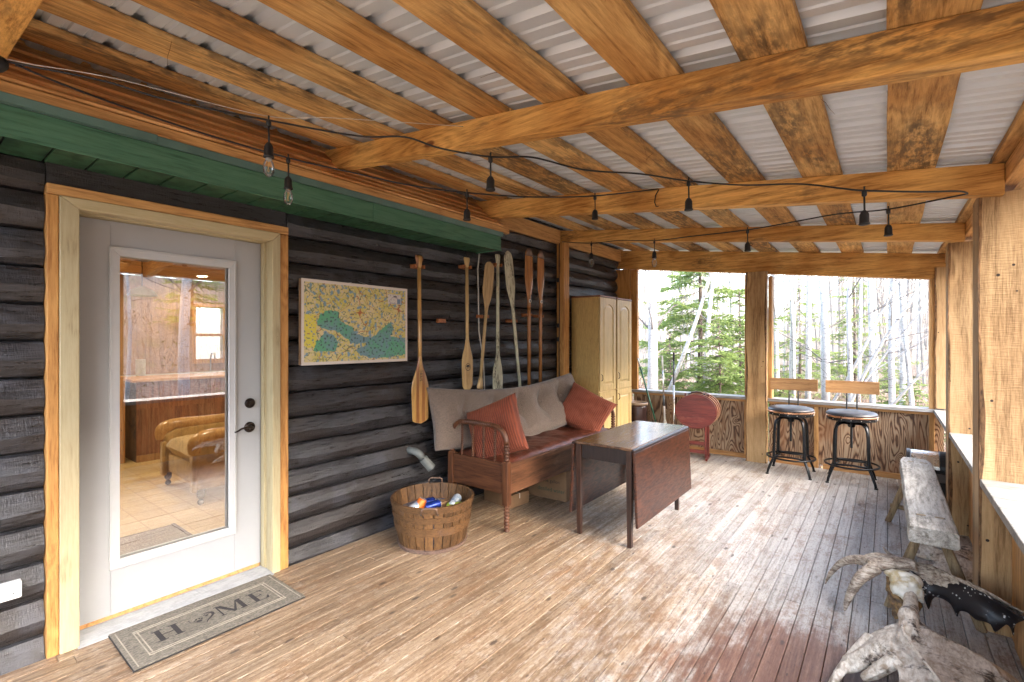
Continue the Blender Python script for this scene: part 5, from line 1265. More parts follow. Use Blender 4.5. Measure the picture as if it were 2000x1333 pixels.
PALMB = [(3.122, 3.095, 0.17), (3.117, 2.959, 0.17), (3.097, 2.799, 0.19), (3.054, 2.761, 0.171), (3.008, 2.731, 0.142), (2.967, 2.678, 0.115), (2.938, 2.604, 0.096), (2.904, 2.533, 0.071), (2.86, 2.39, 0.04), (2.853, 2.306, 0.04), (2.881, 2.312, 0.047), (2.901, 2.393, 0.064), (2.924, 2.441, 0.082), (2.915, 2.46, 0.076), (2.962, 2.471, 0.108), (2.991, 2.476, 0.127), (3.006, 2.454, 0.137), (2.995, 2.436, 0.13), (2.974, 2.404, 0.114), (2.98, 2.373, 0.117), (3.007, 2.368, 0.137), (3.047, 2.393, 0.166), (3.067, 2.416, 0.18), (3.08, 2.381, 0.19), (3.084, 2.324, 0.19), (3.084, 2.213, 0.19), (3.16, 2.18, 0.15), (3.338, 2.30, 0.15), (3.466, 2.55, 0.15), (3.450, 2.648, 0.15), (3.41, 2.704, 0.15), (3.354, 2.75, 0.15), (3.292, 2.79, 0.15), (3.226, 2.833, 0.15), (3.186, 2.903, 0.15), (3.161, 2.937, 0.17), (3.157, 3.037, 0.17), (3.167, 3.143, 0.17)]
def smooth_pts(L, rad, k=4):
    P = [Vector(p) for p in L]; out = []; ro = []
    for i in range(len(P) - 1):
        p0, p1, p2, p3 = P[max(i-1, 0)], P[i], P[i+1], P[min(i+2, len(P)-1)]
        for q in range(k):
            t_ = q / k; out.append(.5 * ((2*p1) + (p2 - p0)*t_ + (2*p0 - 5*p1 + 4*p2 - p3)*t_*t_ + (3*p1 - p0 - 3*p2 + p3)*t_**3)); ro.append(rad[i] + (rad[i+1] - rad[i])*t_)
    out.append(P[-1]); ro.append(rad[-1]); return out, ro
def closed(L, k=3):
    P = [Vector(p) for p in L]; n = len(P); out = []
    for i in range(n):
        p0, p1, p2, p3 = P[i - 1], P[i], P[(i + 1) % n], P[(i + 2) % n]
        for q in range(k):
            t_ = q / k; out.append(tuple(.5 * ((2*p1) + (p2 - p0)*t_*.8 + (2*p0 - 5*p1 + 4*p2 - p3)*t_*t_*.8 + (3*p1 - p0 - 3*p2 + p3)*t_**3*.8 + (p2 - p1) * 2 * .2 * t_)))
    return out
A = MB()
for L, rad in ((TINE1, [.034, .026, .019, .013, .004]), (TINE2, [.038, .030, .022, .015, .005]), (BEAM, [.034, .036, .036, .026]),
               ([(3.074, 3.35, .27), (3.051, 3.365, .29), (3.027, 3.395, .31)], [.016, .010, .003]), ([(3.09, 3.32, .27), (3.009, 3.30, .285), (2.95, 3.30, .27)], [.026, .018, .006])):
    p_, r_ = smooth_pts(sub(L), rad); A.tube(p_, r_, 12)
plate(A, sub(closed(PALMA)), 0, 2, .020, (-.35, -.9, .25), dome=-.015)
soften(A.obj('antler', M['antler_beam'], rack, smooth=True), .0055, 3)
# painted face just proud of the palm, a rim left bare along its upper edge
PP = []
for k, p in enumerate(PALMA):
    p = Vector(p)
    if k < 8: p = p + Vector((.004, -.004, -.020))
    PP.append(tuple(p - OA))
PP = closed(PP)
fp = plate(MB(), PP, 0, 2, .004, (-.35, -.9, .25), dome=-.015)
bend(fp, lambda p: p + Vector((-.35, -.9, .25)).normalized() * .0125); fp.obj('painted_face', M['antler_paint'], rack, smooth=True)
B = MB(); plate(B, sub(closed(PALMB)), 0, 1, .022, (0, 0, 1), dome=.055, step=.022)
p_, r_ = smooth_pts(sub([(3.142, 3.17, .17), (3.140, 3.04, .178), (3.136, 2.93, .19), (3.125, 2.80, .215), (3.13, 2.66, .20)]), [.030, .029, .033, .040, .02]); B.tube(p_, r_, 12)
for L, rad in (([(2.99, 2.68, .13), (2.925, 2.55, .085), (2.875, 2.40, .045), (2.855, 2.28, .03)], [.028, .022, .017, .006]), ([(3.03, 2.56, .165), (2.965, 2.49, .105), (2.912, 2.452, .07)], [.028, .022, .008]), ([(3.08, 2.46, .19), (3.01, 2.405, .135), (2.968, 2.385, .105)], [.030, .025, .012]),
               ([(3.115, 2.75, .225), (3.10, 2.60, .243), (3.15, 2.45, .235), (3.22, 2.3, .22)], [.008, .007, .007, .005])):
    p_, r_ = smooth_pts(sub(L), rad); B.tube(p_, r_, 10)
soften(B.obj('antler', M['antler'], rack, smooth=True), .0055, 3)
def rag(o, amt, size):
    tx = bpy.data.textures.new(o.name + '_ragged', 'CLOUDS'); tx.noise_scale = size; tx.noise_depth = 3
    d = o.modifiers.new('ragged', 'DISPLACE'); d.texture = tx; d.strength = amt; d.mid_level = .5; d.texture_coords = 'LOCAL'; return o
q = Matrix.Rotation(R(-38), 3, 'Z') @ Matrix.Rotation(R(18), 3, 'X')
sk = MB(); ellip(sk, Vector((3.125, 3.19, .205)) - OA, (.052, .090, .040), rot=q); ellip(sk, Vector((3.105, 3.225, .235)) - OA, (.075, .032, .026), rot=Matrix.Rotation(R(12), 3, 'Z')); ellip(sk, Vector((3.155, 3.155, .175)) - OA, (.030, .065, .028), rot=q)
sk.tube(sub([(3.07, 3.20, .235), (3.085, 3.15, .20), (3.12, 3.115, .17)]), [.018, .014, .018], 8); sk.tube(sub([(3.165, 3.22, .235), (3.185, 3.175, .20), (3.175, 3.13, .165)]), [.016, .012, .014], 8)
rag(soften(sk.obj('skull_plate', M['skull'], rack, smooth=True), .0045, 2), .016, .035)
jd = MB(); ellip(jd, Vector((3.085, 3.175, .15)) - OA, (.028, .05, .035)); ellip(jd, Vector((3.105, 3.15, .10)) - OA, (.025, .045, .05)); ellip(jd, Vector((3.16, 3.13, .14)) - OA, (.020, .05, .035)); jd.tube(sub([(3.065, 3.22, .22), (3.06, 3.17, .16), (3.09, 3.12, .05)]), [.016, .018, .012], 8)
rag(soften(jd.obj('dried_hide', M['skull_dark'], rack, smooth=True), .0055, 1), .03, .03)
# pale shed antler under the bench
OB = Vector((3.35, 3.98, 0)); sb = lambda L: [tuple(Vector(p) - OB) for p in L]
sh = thing('shed_antler', 'pale shed antler lying under the near end of the bench', 'antler', OB)
UB = [(3.20, 4.20, .12), (3.27, 4.16, .13), (3.32, 4.10, .12), (3.375, 4.12, .12), (3.39, 4.22, .13), (3.46, 4.27, .13), (3.50, 4.25, .12), (3.495, 4.10, .07), (3.47, 3.86, .03), (3.42, 3.72, .02), (3.37, 3.84, .03), (3.30, 3.90, .03), (3.26, 3.96, .03), (3.29, 4.03, .06), (3.22, 4.10, .07)]
Bm = MB(); plate(Bm, sb(UB), 0, 1, .020, (0, 0, 1), dome=.02, step=.022)
for L, rad in (([(3.26, 4.06, .07), (3.21, 4.13, .05), (3.15, 4.20, .03)], [.018, .012, .004]), ([(3.30, 3.98, .05), (3.245, 4.02, .03), (3.19, 4.10, .015)], [.02, .012, .004]), ([(3.44, 3.80, .03), (3.45, 3.68, .03), (3.465, 3.60, .04)], [.022, .022, .03])):
    p_, r_ = smooth_pts(sb(L), rad); Bm.tube(p_, r_, 10)
soften(Bm.obj('palm', M['antler'], sh, smooth=True), .0065, 3)

# ------------------------------------------------------------------ string lights
def pendant(label, p, bulb, L=.075):
    p = Vector(p); t = thing('string_light_socket', label, 'string light', p, 0, 'string light sockets under the rafters')
    MB().lathe([(.006, -.014), (.010, -.010), (.010, .010), (.006, .014)], 10, (0, 0, 0), Matrix.Rotation(R(90), 3, 'X') if False else None).obj('tap', M['black_rubber'], t, smooth=True)
    MB().lathe([(.003, .012), (.004, .03)], 8).obj('hook_eye', M['black_rubber'], t)
    MB().tube([(0, 0, -.012), (.001, .001, -L)], .0038, 6).obj('drop_wire', M['black_rubber'], t, smooth=True)
    MB().lathe([(.006, -L + .004), (.013, -L - .004), (.0175, -L - .014), (.0185, -L - .05), (.021, -L - .052), (.021, -L - .058), (.016, -L - .060)], 18).obj('socket', M['black_rubber'], t, smooth=True)
    if bulb:
        b = MB().lathe([(.0125, -L - .060), (.0135, -L - .068), (.020, -L - .085), (.0225, -L - .102), (.021, -L - .118), (.0135, -L - .132), (.003, -L - .139)], 18).obj('bulb', M['clear'], t, smooth=True)
        for a in (-1, 1): MB().tube([(a * .003, 0, -L - .062), (a * .006, .002, -L - .085), (a * .002, -.002, -L - .100), (a * .007, 0, -L - .112), (0, 0, -L - .118)], .0011, 4).obj('filament', M['filament'], b)
        MB().lathe([(.0, -L - .06), (.012, -L - .06), (.012, -L - .066), (.004, -L - .075), (0, -L - .076)], 12).obj('bulb_base', M['steel'], b)
    return t
def cable(label, pts, r=.0042, name='string_light_cable', mat=None):
    p_, r_ = smooth_pts(pts, [r] * len(pts), 8); return tag(MB().tube(p_, r_, 6).obj(name, mat or M['black_rubber'], None, smooth=True), label, 'cable')
S1 = [(.542, .205, 2.454), (.599, .275, 2.444), (.741, .486, 2.425), (.878, .656, 2.377), (1.029, .962, 2.368), (1.235, 1.249, 2.345), (1.393, 1.372, 2.341), (1.501, 1.482, 2.300), (1.669, 1.624, 2.266), (1.774, 1.795, 2.290), (1.934, 1.982, 2.251), (2.121, 2.190, 2.249), (2.261, 2.464, 2.258), (2.482, 2.597, 2.228), (2.717, 2.653, 2.201), (2.883, 2.592, 2.134), (2.971, 2.597, 2.108), (3.171, 2.816, 2.118), (3.302, 2.981, 2.136), (3.344, 3.077, 2.139), (3.300, 3.169, 2.155), (3.055, 3.422, 2.189), (2.824, 3.496, 2.216), (2.601, 3.576, 2.222), (2.285, 3.647, 2.222), (1.832, 3.866, 2.273), (1.413, 4.173, 2.342), (1.037, 4.261, 2.405), (.753, 4.230, 2.409), (.10, 4.74, 2.585)]
S2 = [(.599, .275, 2.440), (.621, .393, 2.413), (.568, .605, 2.418), (.596, .880, 2.397), (.701, 1.214, 2.363), (.932, 1.458, 2.301), (1.098, 1.650, 2.260), (1.264, 1.905, 2.251), (1.397, 2.325, 2.302), (1.593, 2.730, 2.368), (1.781, 3.298, 2.515)]
cable('long black string light cable swagged under the rafters and back to the wall post', S1)
cable('black string light cable running above the green eave to the second rafter', S2)
for p, b, lab in ((S1[4], True, 'string light with clear bulb in front of the green eave, on the upper cable'), (S1[8], False, 'empty string light socket just past the first rafter'), (S1[12], False, 'empty string light socket below the middle of the second rafter'), (S1[16], False, 'empty string light socket hanging before the outermost purlin on the upper cable'),
                  (S1[21], False, 'empty string light socket on the returning cable near the outer posts'), (S1[24], False, 'empty string light socket on the returning cable before the third rafter'), (S1[26], True, 'string light with clear bulb above the left far opening'), (S1[28], True, 'string light with clear bulb above the tall cabinets'),
                  (S2[4], True, 'string light with clear bulb on the lower cable before the green eave'), (S2[7], False, 'empty string light socket on the lower cable above the paddles'), (S2[9], False, 'empty string light socket on the lower cable under the second rafter')):
    pendant(lab, Vector(p) - Vector((0, 0, .012)), b, .085 if b else .078)
cable('thin white guide wire stretched along the upper string light cable', [(.50, .15, 2.475), (.62, .30, 2.448), (.80, .52, 2.425), (1.02, .95, 2.385), (1.18, 1.17, 2.41), (1.34, 1.80, 2.55)], .0014, 'guide_wire', M['rope'])
tag(MB().tube([(1.79, 3.296, 2.51), (1.77, 3.285, 2.47), (1.765, 3.28, 2.42), (1.775, 3.285, 2.39), (1.79, 3.29, 2.392)], .0035, 6).obj('cable_tail', M['black_rubber'], None, smooth=True), 'short black cable tail hooked over the second rafter', 'cable')
tag(MB().lathe([(.015, -.03), (.026, -.02), (.030, .02), (.024, .04), (.012, .05)], 16, (0, 0, 0), Vector((.5, .75, .35)).to_track_quat('Z', 'Y').to_matrix()).obj('cable_plug', M['black_rubber'], None, smooth=True, loc=(.565, .215, 2.425)), 'black cable plug end at the upper left edge', 'plug')
hk = thing('ceiling_hook', 'small screw eye under the third rafter', 'hook', (2.06, 4.85, 2.35))
MB().tube([(.012*math.cos(R(a)), 0, -.018 + .012*math.sin(R(a))) for a in range(0, 361, 30)], .002, 5).obj('eye', M['black_metal'], hk); MB().tube([(0, 0, -.006), (0, 0, .02)], .002, 5).obj('shank', M['black_metal'], hk)

# ------------------------------------------------------------------ the room behind the door glass
rm = tag(bpy.data.objects.new('room', None), kind='structure'); C.objects.link(rm)
def vinyl():
    t = NT('vinyl_tile'); v = t.coords(False); bk2 = t.n.new('ShaderNodeTexBrick'); bk2.offset = 0; bk2.inputs['Scale'].default_value = 1; bk2.inputs['Brick Width'].default_value = .2; bk2.inputs['Row Height'].default_value = .2; bk2.inputs['Mortar Size'].default_value = .004
    bk2.inputs['Color1'].default_value = (.60, .44, .18, 1); bk2.inputs['Color2'].default_value = (.68, .52, .25, 1); bk2.inputs['Mortar'].default_value = (.42, .27, .11, 1); t.link(v, bk2.inputs[0])
    n = t.noise(v, 20, 4, .6); t.link(t.mix(t.math('MULTIPLY', n, .35), bk2.outputs[0], (.70, .53, .27)), t.b.inputs['Base Color']); t.b.inputs['Roughness'].default_value = .28; return t.m
M['room_wall'] = wood('room_boards', (.22, .10, .035), (.40, .22, .085), 'Z', ring=5, knots=.03, rough=.5, bump=.1)
M['room_ceil'] = wood('ceiling_boards', (.30, .14, .045), (.52, .29, .11), 'Y', ring=5, rough=.5, bump=.1)
M['barn'] = wood('barn_board', (.075, .020, .010), (.27, .10, .045), 'Z', ring=8, stain=.4, stain_col=(.35, .24, .16), stain_str=.5, rough=.6, bump=.3, vary=.5)
RX0, RX1, RY0, RY1, RZ0, RZ1 = -6.5, -.205, -1.5, 5.2, .036, 2.5
box('room_floor', vinyl(), rm, RX0, RX1 - .0, RY0, RY1, -.05, RZ0, 0)
WY0, WY1, WZ0, WZ1 = 3.28, 3.72, 1.12, 2.03
box('back_wall', M['room_wall'], rm, RX0 - .12, RX0, RY0, WY0, RZ0, RZ1, 0); box('back_wall', M['room_wall'], rm, RX0 - .12, RX0, WY1, RY1, RZ0, RZ1, 0)
box('back_wall', M['room_wall'], rm, RX0 - .12, RX0, WY0, WY1, RZ0, WZ0, 0); box('back_wall', M['room_wall'], rm, RX0 - .12, RX0, WY0, WY1, WZ1, RZ1, 0)
box('end_wall', M['room_wall'], rm, RX0, RX1, RY1, RY1 + .1, RZ0, RZ1, 0); box('end_wall', M['room_wall'], rm, RX0, RX1, RY0 - .1, RY0, RZ0, RZ1, 0)
box('door_side_wall', M['room_wall'], rm, -.2449, -.205, RY0, .515, RZ0, RZ1, 0); box('door_side_wall', M['room_wall'], rm, -.2449, -.205, 1.50, RY1, RZ0, RZ1, 0); box('door_side_wall', M['room_wall'], rm, -.2449, -.205, .515, 1.50, 2.09, RZ1, 0)
y = RY0
k = 0
while y < RY1 - .01:
    box('ceiling_board', M['room_ceil'], rm, RX0, RX1, y + .002, min(y + .28, RY1) - .002, RZ1 + (k % 2) * .004, RZ1 + .03, .003); y += .28; k += 1
box('ceiling_backing', M['dark'], rm, RX0 - .1, RX1, RY0 - .1, RY1 + .1, RZ1 + .05, RZ1 + .08, 0)
for yy in (1.55, 4.2): box('ceiling_beam', M['room_ceil'], rm, RX0, RX1, yy, yy + .14, RZ1 - .16, RZ1 - .002, .01)
for a in (.22, .12, .02): pass
MB().tube([(-4.9, 1.62, 1.98), (-4.6, 1.62, 2.10), (-4.2, 1.62, 2.24), (-3.7, 1.62, 2.335)], .06, 8).obj('arched_brace', M['room_ceil'], rm, smooth=True)
kw = thing('kitchen_window', 'small sash window seen through the door glass above the sink', 'window', (RX0, (WY0 + WY1)/2, WZ0))
hh = (WY1 - WY0)/2; HZ = WZ1 - WZ0
for y0_, y1_, z0_, z1_ in ((-hh - .06, hh + .06, -.08, -.002), (-hh - .06, hh + .06, HZ + .002, HZ + .07), (-hh - .06, -hh - .001, -.001, HZ + .001), (hh + .001, hh + .06, -.001, HZ + .001)): MB().box(.002, .02, y0_, y1_, z0_, z1_).obj('casing', M['orange_z'], kw, .003)
MB().box(-.08, -.03, -hh, hh, HZ*.44, HZ*.44 + .05).obj('meeting_rail', M['orange_z'], kw, .003)
MB().box(-.062, -.058, -hh, hh, .0, HZ).obj('pane', M['clear'], kw)
ct = thing('kitchen_counter', 'pale kitchen counter with sink under the window behind the door glass', 'counter', (-6.2, 2.7, RZ0))
MB().box(-.295, .30, -1.4, 1.6, 0, .82).obj('cabinet_base', M['room_wall'], ct, .004); MB().box(-.297, .33, -1.42, 1.62, .822, .86).obj('worktop', plain('worktop', (.62, .58, .48), .35), ct, .006)
MB().box(-.22, .22, .45, 1.1, .861, .868).obj('sink_rim', M['white_plastic'], ct, .003)
MB().tube([(-.2, .78, .86), (-.2, .78, 1.10), (-.15, .78, 1.19), (-.05, .78, 1.19), (.0, .78, 1.10)], .012, 8).obj('faucet', M['alu'], ct, smooth=True)
pt = thing('paper_towel', 'white paper towel roll on the counter behind the door glass', 'paper towel', (-5.95, 2.35, .90)); MB().lathe([(.02, .0), (.062, .0), (.062, .26), (.02, .26)], 20).obj('roll', M['paper'], pt, smooth=False); MB().lathe([(0, -.004), (.075, -.004), (.075, -.001), (0, -.001)], 20).obj('stand', M['steel'], pt)
pn = thing('barn_board_peninsula', 'half height kitchen peninsula clad in dark barn boards behind the armchair', 'peninsula', (-4.1, 3.0, RZ0))
MB().box(-.3, .27, -1.25, 2.0, 0, .92).obj('core', M['dark'], pn); y = -1.25; bb = random.Random(8)
while y < 2.0:
    w_ = bb.uniform(.10, .17); MB().box(.271, .290 + bb.uniform(0, .006), y + .001, min(y + w_, 2.0) - .001, .08, .93).obj('barn_board', M['barn'], pn, .002); y += w_
MB().box(.271, .300, -1.25, 2.0, .0, .078).obj('baseboard', M['room_wall'], pn, .003); MB().box(-.32, .33, -1.3, 2.03, .931, .965).obj('countertop', M['orange_y'], pn, .008)
pcab = thing('pine_cabinet', 'light knotty pine cabinet left of the armchair behind the door glass', 'cabinet', (-4.15, 1.25, RZ0)); MB().box(-.3, .25, -.35, .42, 0, 1.0).obj('carcass', M['orange_z'], pcab, .004)
for a in (-.34, .04): MB().box(.2505, .268, a, a + .36, .10, .96).obj('cabinet_door', M['orange_z'], pcab, .004)
rg = thing('indoor_rug', 'dark woven rug just inside the glass door', 'rug', (-.72, .95, RZ0 + .001)); MB().box(-.56, .47, -.62, .39, 0, .010).obj('weave', plain('rug', (.115, .090, .072), .95, var=.3, nscale=90, bump=.9, bscale=180, col2=(.30, .25, .20)), rg, .004)
for q, e in enumerate((.385, -.615)): MB().box(-.565, .475, e - .012, e + .012, .0005, .0125).obj('rug_binding', plain('rug_binding', (.07, .055, .045), .9), rg, .003)
# armchair: rolled wooden arms, velvet seat, castors
M['velvet'] = plain('gold_velvet', (.56, .38, .13), .8, var=.15, nscale=14, sheen=.5, bump=.2, bscale=90)
M['chair_wood'] = wood('chair_wood', (.40, .20, .06), (.60, .36, .13), 'X', rough=.3, coat=.5, bump=.05)
ac = thing('armchair', 'gold velvet club armchair with rolled wooden arms behind the door glass', 'armchair', (-2.06, 2.02, RZ0), R(-2)); W2_ = .54
MB().box(-W2_ + .15, W2_ - .15, -.38, .38, .14, .33).obj('seat_base', M['velvet'], ac, .03, seg=3)
cs = cushion(20, 20, .78, .76, .20, [], puff=.25, pinch=.02, wr=.004); bend(cs, lambda p: p + Vector((0, -.02, .40))); cs.obj('seat_cushion', M['velvet'], ac, smooth=True)
MB().box(-W2_ + .14, W2_ - .14, .30, .44, .30, .66).obj('backrest', M['velvet'], ac, .05, seg=3)
for s in (-1, 1):
    pan = [(-.40, .13), (.40, .13), (.42, .50), (.38, .57), (-.30, .55), (-.40, .50)]
    ar = MB().prism(pan, lambda a, b, d: (d, a, b), s * (W2_ - .145), s * (W2_ - .07)).obj('arm_panel', M['velvet'], ac, .02, seg=3)
    p_, r_ = smooth_pts([(s*(W2_ - .08), -.41, .45), (s*(W2_ - .07), -.40, .54), (s*(W2_ - .08), -.31, .585), (s*(W2_ - .09), -.05, .59), (s*(W2_ - .10), .25, .60), (s*(W2_ - .16), .42, .64)], [.045, .062, .060, .052, .05, .045]); MB().tube(p_, r_, 14).obj('rolled_arm', M['chair_wood'], ar, smooth=True)
    MB().box(s*(W2_ - .12) - .045, s*(W2_ - .12) + .045, -.425, -.385, .11, .44).obj('front_post', M['velvet'], ac, .015)
    for yy in (-.36, .36):
        lg = MB().lathe([(.018, .055), (.03, .075), (.035, .13)], 12, (s*(W2_ - .09), yy, 0)).obj('turned_foot', M['table_dark'], ac, smooth=True)
        MB().lathe([(0, -.012), (.022, -.012), (.026, 0), (.022, .012), (0, .012)], 14, (s*(W2_ - .09), yy, .026), Matrix.Rotation(R(90), 3, 'Y')).obj('castor', M['black_metal'], lg, smooth=True)
tpm = cushion(26, 22, .56, .34, .15, [], puff=.4, pinch=.08, wr=.006, seed=2); tp = tpm.obj('scatter_pillow', plain('moose_print', (.30, .26, .16), .9, var=.3, nscale=9, col2=(.07, .045, .03), lo=.45, hi=.55), None, smooth=True, loc=(-2.02, 2.20, .69), rot=(R(68), 0, R(-6)))
tag(tp, 'brown and green patterned pillow on the armchair behind the door glass', 'pillow')
# ceiling fixtures: recessed lights (one seen lit, four unseen ones added to brighten the room) and a pendant
M['lamp_glow'] = emis('lamp_glow', (1.0, .78, .45), 3)
for k, (x_, y_) in enumerate(((-5.75, 3.12), (-3.0, 1.0), (-2.9, 3.3), (-1.3, 1.9), (-4.9, .6))):
    t = thing('recessed_light', ['lit recessed ceiling light seen through the door glass', 'unseen recessed light added inside over the armchair side', 'unseen recessed light added inside over the peninsula', 'unseen recessed light added just inside the door', 'unseen recessed light added inside by the pine cabinet'][k], 'light', (x_, y_, RZ1), 0, 'recessed lights in the room')
    MB().lathe([(.075, -.002), (.098, -.002), (.098, -.008), (.075, -.010)], 24, cap=False).obj('trim_ring', M['white_plastic'], t); MB().lathe([(0, -.004), (.075, -.004), (.075, -.006), (0, -.006)], 24).obj('lens', M['lamp_glow'], t)
    ld = bpy.data.lights.new('recessed_lamp', 'AREA'); ld.shape = 'DISK'; ld.size = .15; ld.energy = 2.3; ld.color = (1.0, .80, .55); lo_ = bpy.data.objects.new('recessed_lamp', ld); C.objects.link(lo_); lo_.parent = t; lo_.location = (0, 0, -.02)
pl_ = thing('pendant_lamp', 'ceiling pendant on a dark chain seen through the door glass', 'lamp', (-4.55, 2.0, RZ1)); MB().tube([(0, 0, 0), (0, 0, -.35)], .008, 6).obj('chain', M['black_metal'], pl_); MB().lathe([(0, 0), (.09, 0), (.08, -.02), (.02, -.03)], 16).obj('canopy', M['bronze'], pl_); MB().lathe([(.03, -.35), (.12, -.40), (.16, -.47)], 20, cap=False).obj('shade', M['paper'], pl_, smooth=True)
# ------------------------------------------------------------------ outdoors: ground, birches, spruces, brush
def ground_mat():
    t = NT('leaf_litter'); v = t.coords(False, kind='Object'); a = t.noise(v, 1.1, 4, .6); b = t.noise(v, 14, 5, .75); c = t.noise(v, 60, 3, .7)
    col = t.mix(t.smooth(b, .35, .65), (.11, .070, .050), (.29, .215, .155)); col = t.mix(t.math('MULTIPLY', t.smooth(a, .52, .66), .6), col, (.07, .095, .030)); col = t.mix(t.math('MULTIPLY', t.smooth(c, .55, .7), .5), col, (.34, .26, .19))
    t.link(col, t.b.inputs['Base Color']); t.b.inputs['Roughness'].default_value = .95; t.bump(b, 1.0, .05); return t.m
def gz(x, y):
    z = -.62 + .10 * nz(x * .25, y * .25) + .04 * nz(x * 1.1, y * 1.1)
    if x > 7: z += .42 * (x - 7)
    if y > 16: z += .05 * (y - 16)
    if x < -9: z += .03 * (-9 - x)
    return z
mb = MB()
def gfn(u, v):
    a = (u - .5) * 2; b = (v - .5) * 2; x = 1 + 150 * a * abs(a) ** 1.6 + 8 * a; y = 3 + 150 * b * abs(b) ** 1.6 + 8 * b
    return (x, y, min(gz(x, y), 14) if not (-7.6 < x < 4.6 and -2.2 < y < 7.2) else -.75)
mb.grid(gfn, 130, 130); tag(mb.obj('ground', ground_mat(), None, smooth=True), kind='structure')
def birch_mat():
    t = NT('birch_bark'); v = t.coords(True, (1, 1, 5)); a = t.noise(v, 9, 3, .6); b = t.noise(t.raw, 2.5, 4, .7); c = t.noise(t.coords(True, (1, 1, 9)), 24, 2, .6)
    col = t.mix(t.smooth(b, .45, .7), (.40, .385, .36), (.25, .235, .22)); col = t.mix(t.smooth(c, .60, .66), col, (.10, .085, .075)); col = t.mix(t.math('MULTIPLY', t.smooth(a, .60, .68), .9), col, (.045, .038, .034))
    t.link(col, t.b.inputs['Base Color']); t.b.inputs['Roughness'].default_value = .75; t.bump(a, .4, .01); return t.m
M['birch'] = birch_mat(); M['twig'] = plain('grey_twig', (.13, .11, .10), .8, var=.2, nscale=3)
M['twig_pale'] = plain('pale_twig', (.26, .235, .21), .8, var=.15, nscale=3)
M['spruce_bark'] = plain('spruce_bark', (.12, .085, .065), .9, var=.3, nscale=20, bump=.8, bscale=40)
def needle_mat():
    t = NT('spruce_needles'); v = t.coords(True); n = t.noise(v, 3, 3, .6); n2 = t.noise(v, 30, 2, .5)
    col = t.mix(t.smooth(n, .35, .65), (.11, .17, .045), (.22, .29, .08)); col = t.mix(t.math('MULTIPLY', n2, .5), col, (.20, .25, .07))
    t.link(col, t.b.inputs['Base Color']); t.b.inputs['Roughness'].default_value = .6
    tr = t.n.new('ShaderNodeBsdfTranslucent'); t.link(col, tr.inputs[0]); mx = t.n.new('ShaderNodeMixShader'); mx.inputs[0].default_value = .5
    t.link(t.b.outputs[0], mx.inputs[1]); t.link(tr.outputs[0], mx.inputs[2]); t.link(mx.outputs[0], t.out.inputs[0]); return t.m
M['needles'] = needle_mat()
def limb(mb, p, d, L, r, lev, rg, droop=0.0, n=5):
    pts = [Vector(p)]; d = Vector(d).normalized(); m = 5 if lev > 0 else 3
    for k in range(m):
        d = (d + Vector((rg.uniform(-1, 1), rg.uniform(-1, 1), rg.uniform(-.6, .8) - droop)) * .16).normalized(); pts.append(pts[-1] + d * L / m)
    mb.tube(pts, [r * (1 - .82 * k / m) for k in range(m + 1)], n if lev > 1 else 3, cap=False)
    if lev > 0:
        for _ in range(6 if lev > 1 else 4):
            k = rg.randint(1, m - 1); q = pts[k]; a = rg.uniform(0, 6.28)
            dd_ = (d + Vector((math.cos(a), math.sin(a), rg.uniform(.0, .9))) * .85).normalized()
            limb(mb, q, dd_, L * rg.uniform(.35, .6), r * .45 * (1 - .5 * k / m), lev - 1, rg, droop, n)
def birch(label, x, y, h, r, seed, lean=(0, 0), fork=None, nb=20, b0=.25, curve=.12, group=None, lev=2, name='birch_tree', tm=None, blen=1.0):
    rg = random.Random(seed); z0 = gz(x, y) - .05
    t = thing(name, label, 'tree', (x, y, z0), 0, group); tr = MB(); cr_ = MB(); pts = []; m = 14
    ph = rg.uniform(0, 6)
    for k in range(m + 1):
        f = k / m; pts.append(Vector((lean[0] * f * h + curve * math.sin(f * 5 + ph) * min(1, f * 2), lean[1] * f * h + curve * math.cos(f * 4 + ph * 2) * min(1, f * 2), f * h)))
    tr.tube(pts, [r * (1.12 - .85 * k / m) for k in range(m + 1)], 10)
    if fork:
        fz, fd, fl, fr3 = fork; k = int(fz / h * m); limb(tr, pts[k], fd, fl, fr3, 1, rg, 0, 8)
    tr.obj('trunk', tm or M['birch'], t, smooth=True)
    for _ in range(nb):
        k = rg.randint(int(b0 * m), m - 1); a = rg.uniform(0, 6.28)
        limb(cr_, pts[k], (math.cos(a), math.sin(a), rg.uniform(.1, 1.1)), rg.uniform(.7, 1.7) * (1.15 - .5 * k / m) * blen, r * rg.uniform(.12, .24), lev, rg)
    if cr_.v: cr_.obj('crown', M['twig_pale'] if rg.random() < .55 else M['twig'], t, fix=False)
    return t
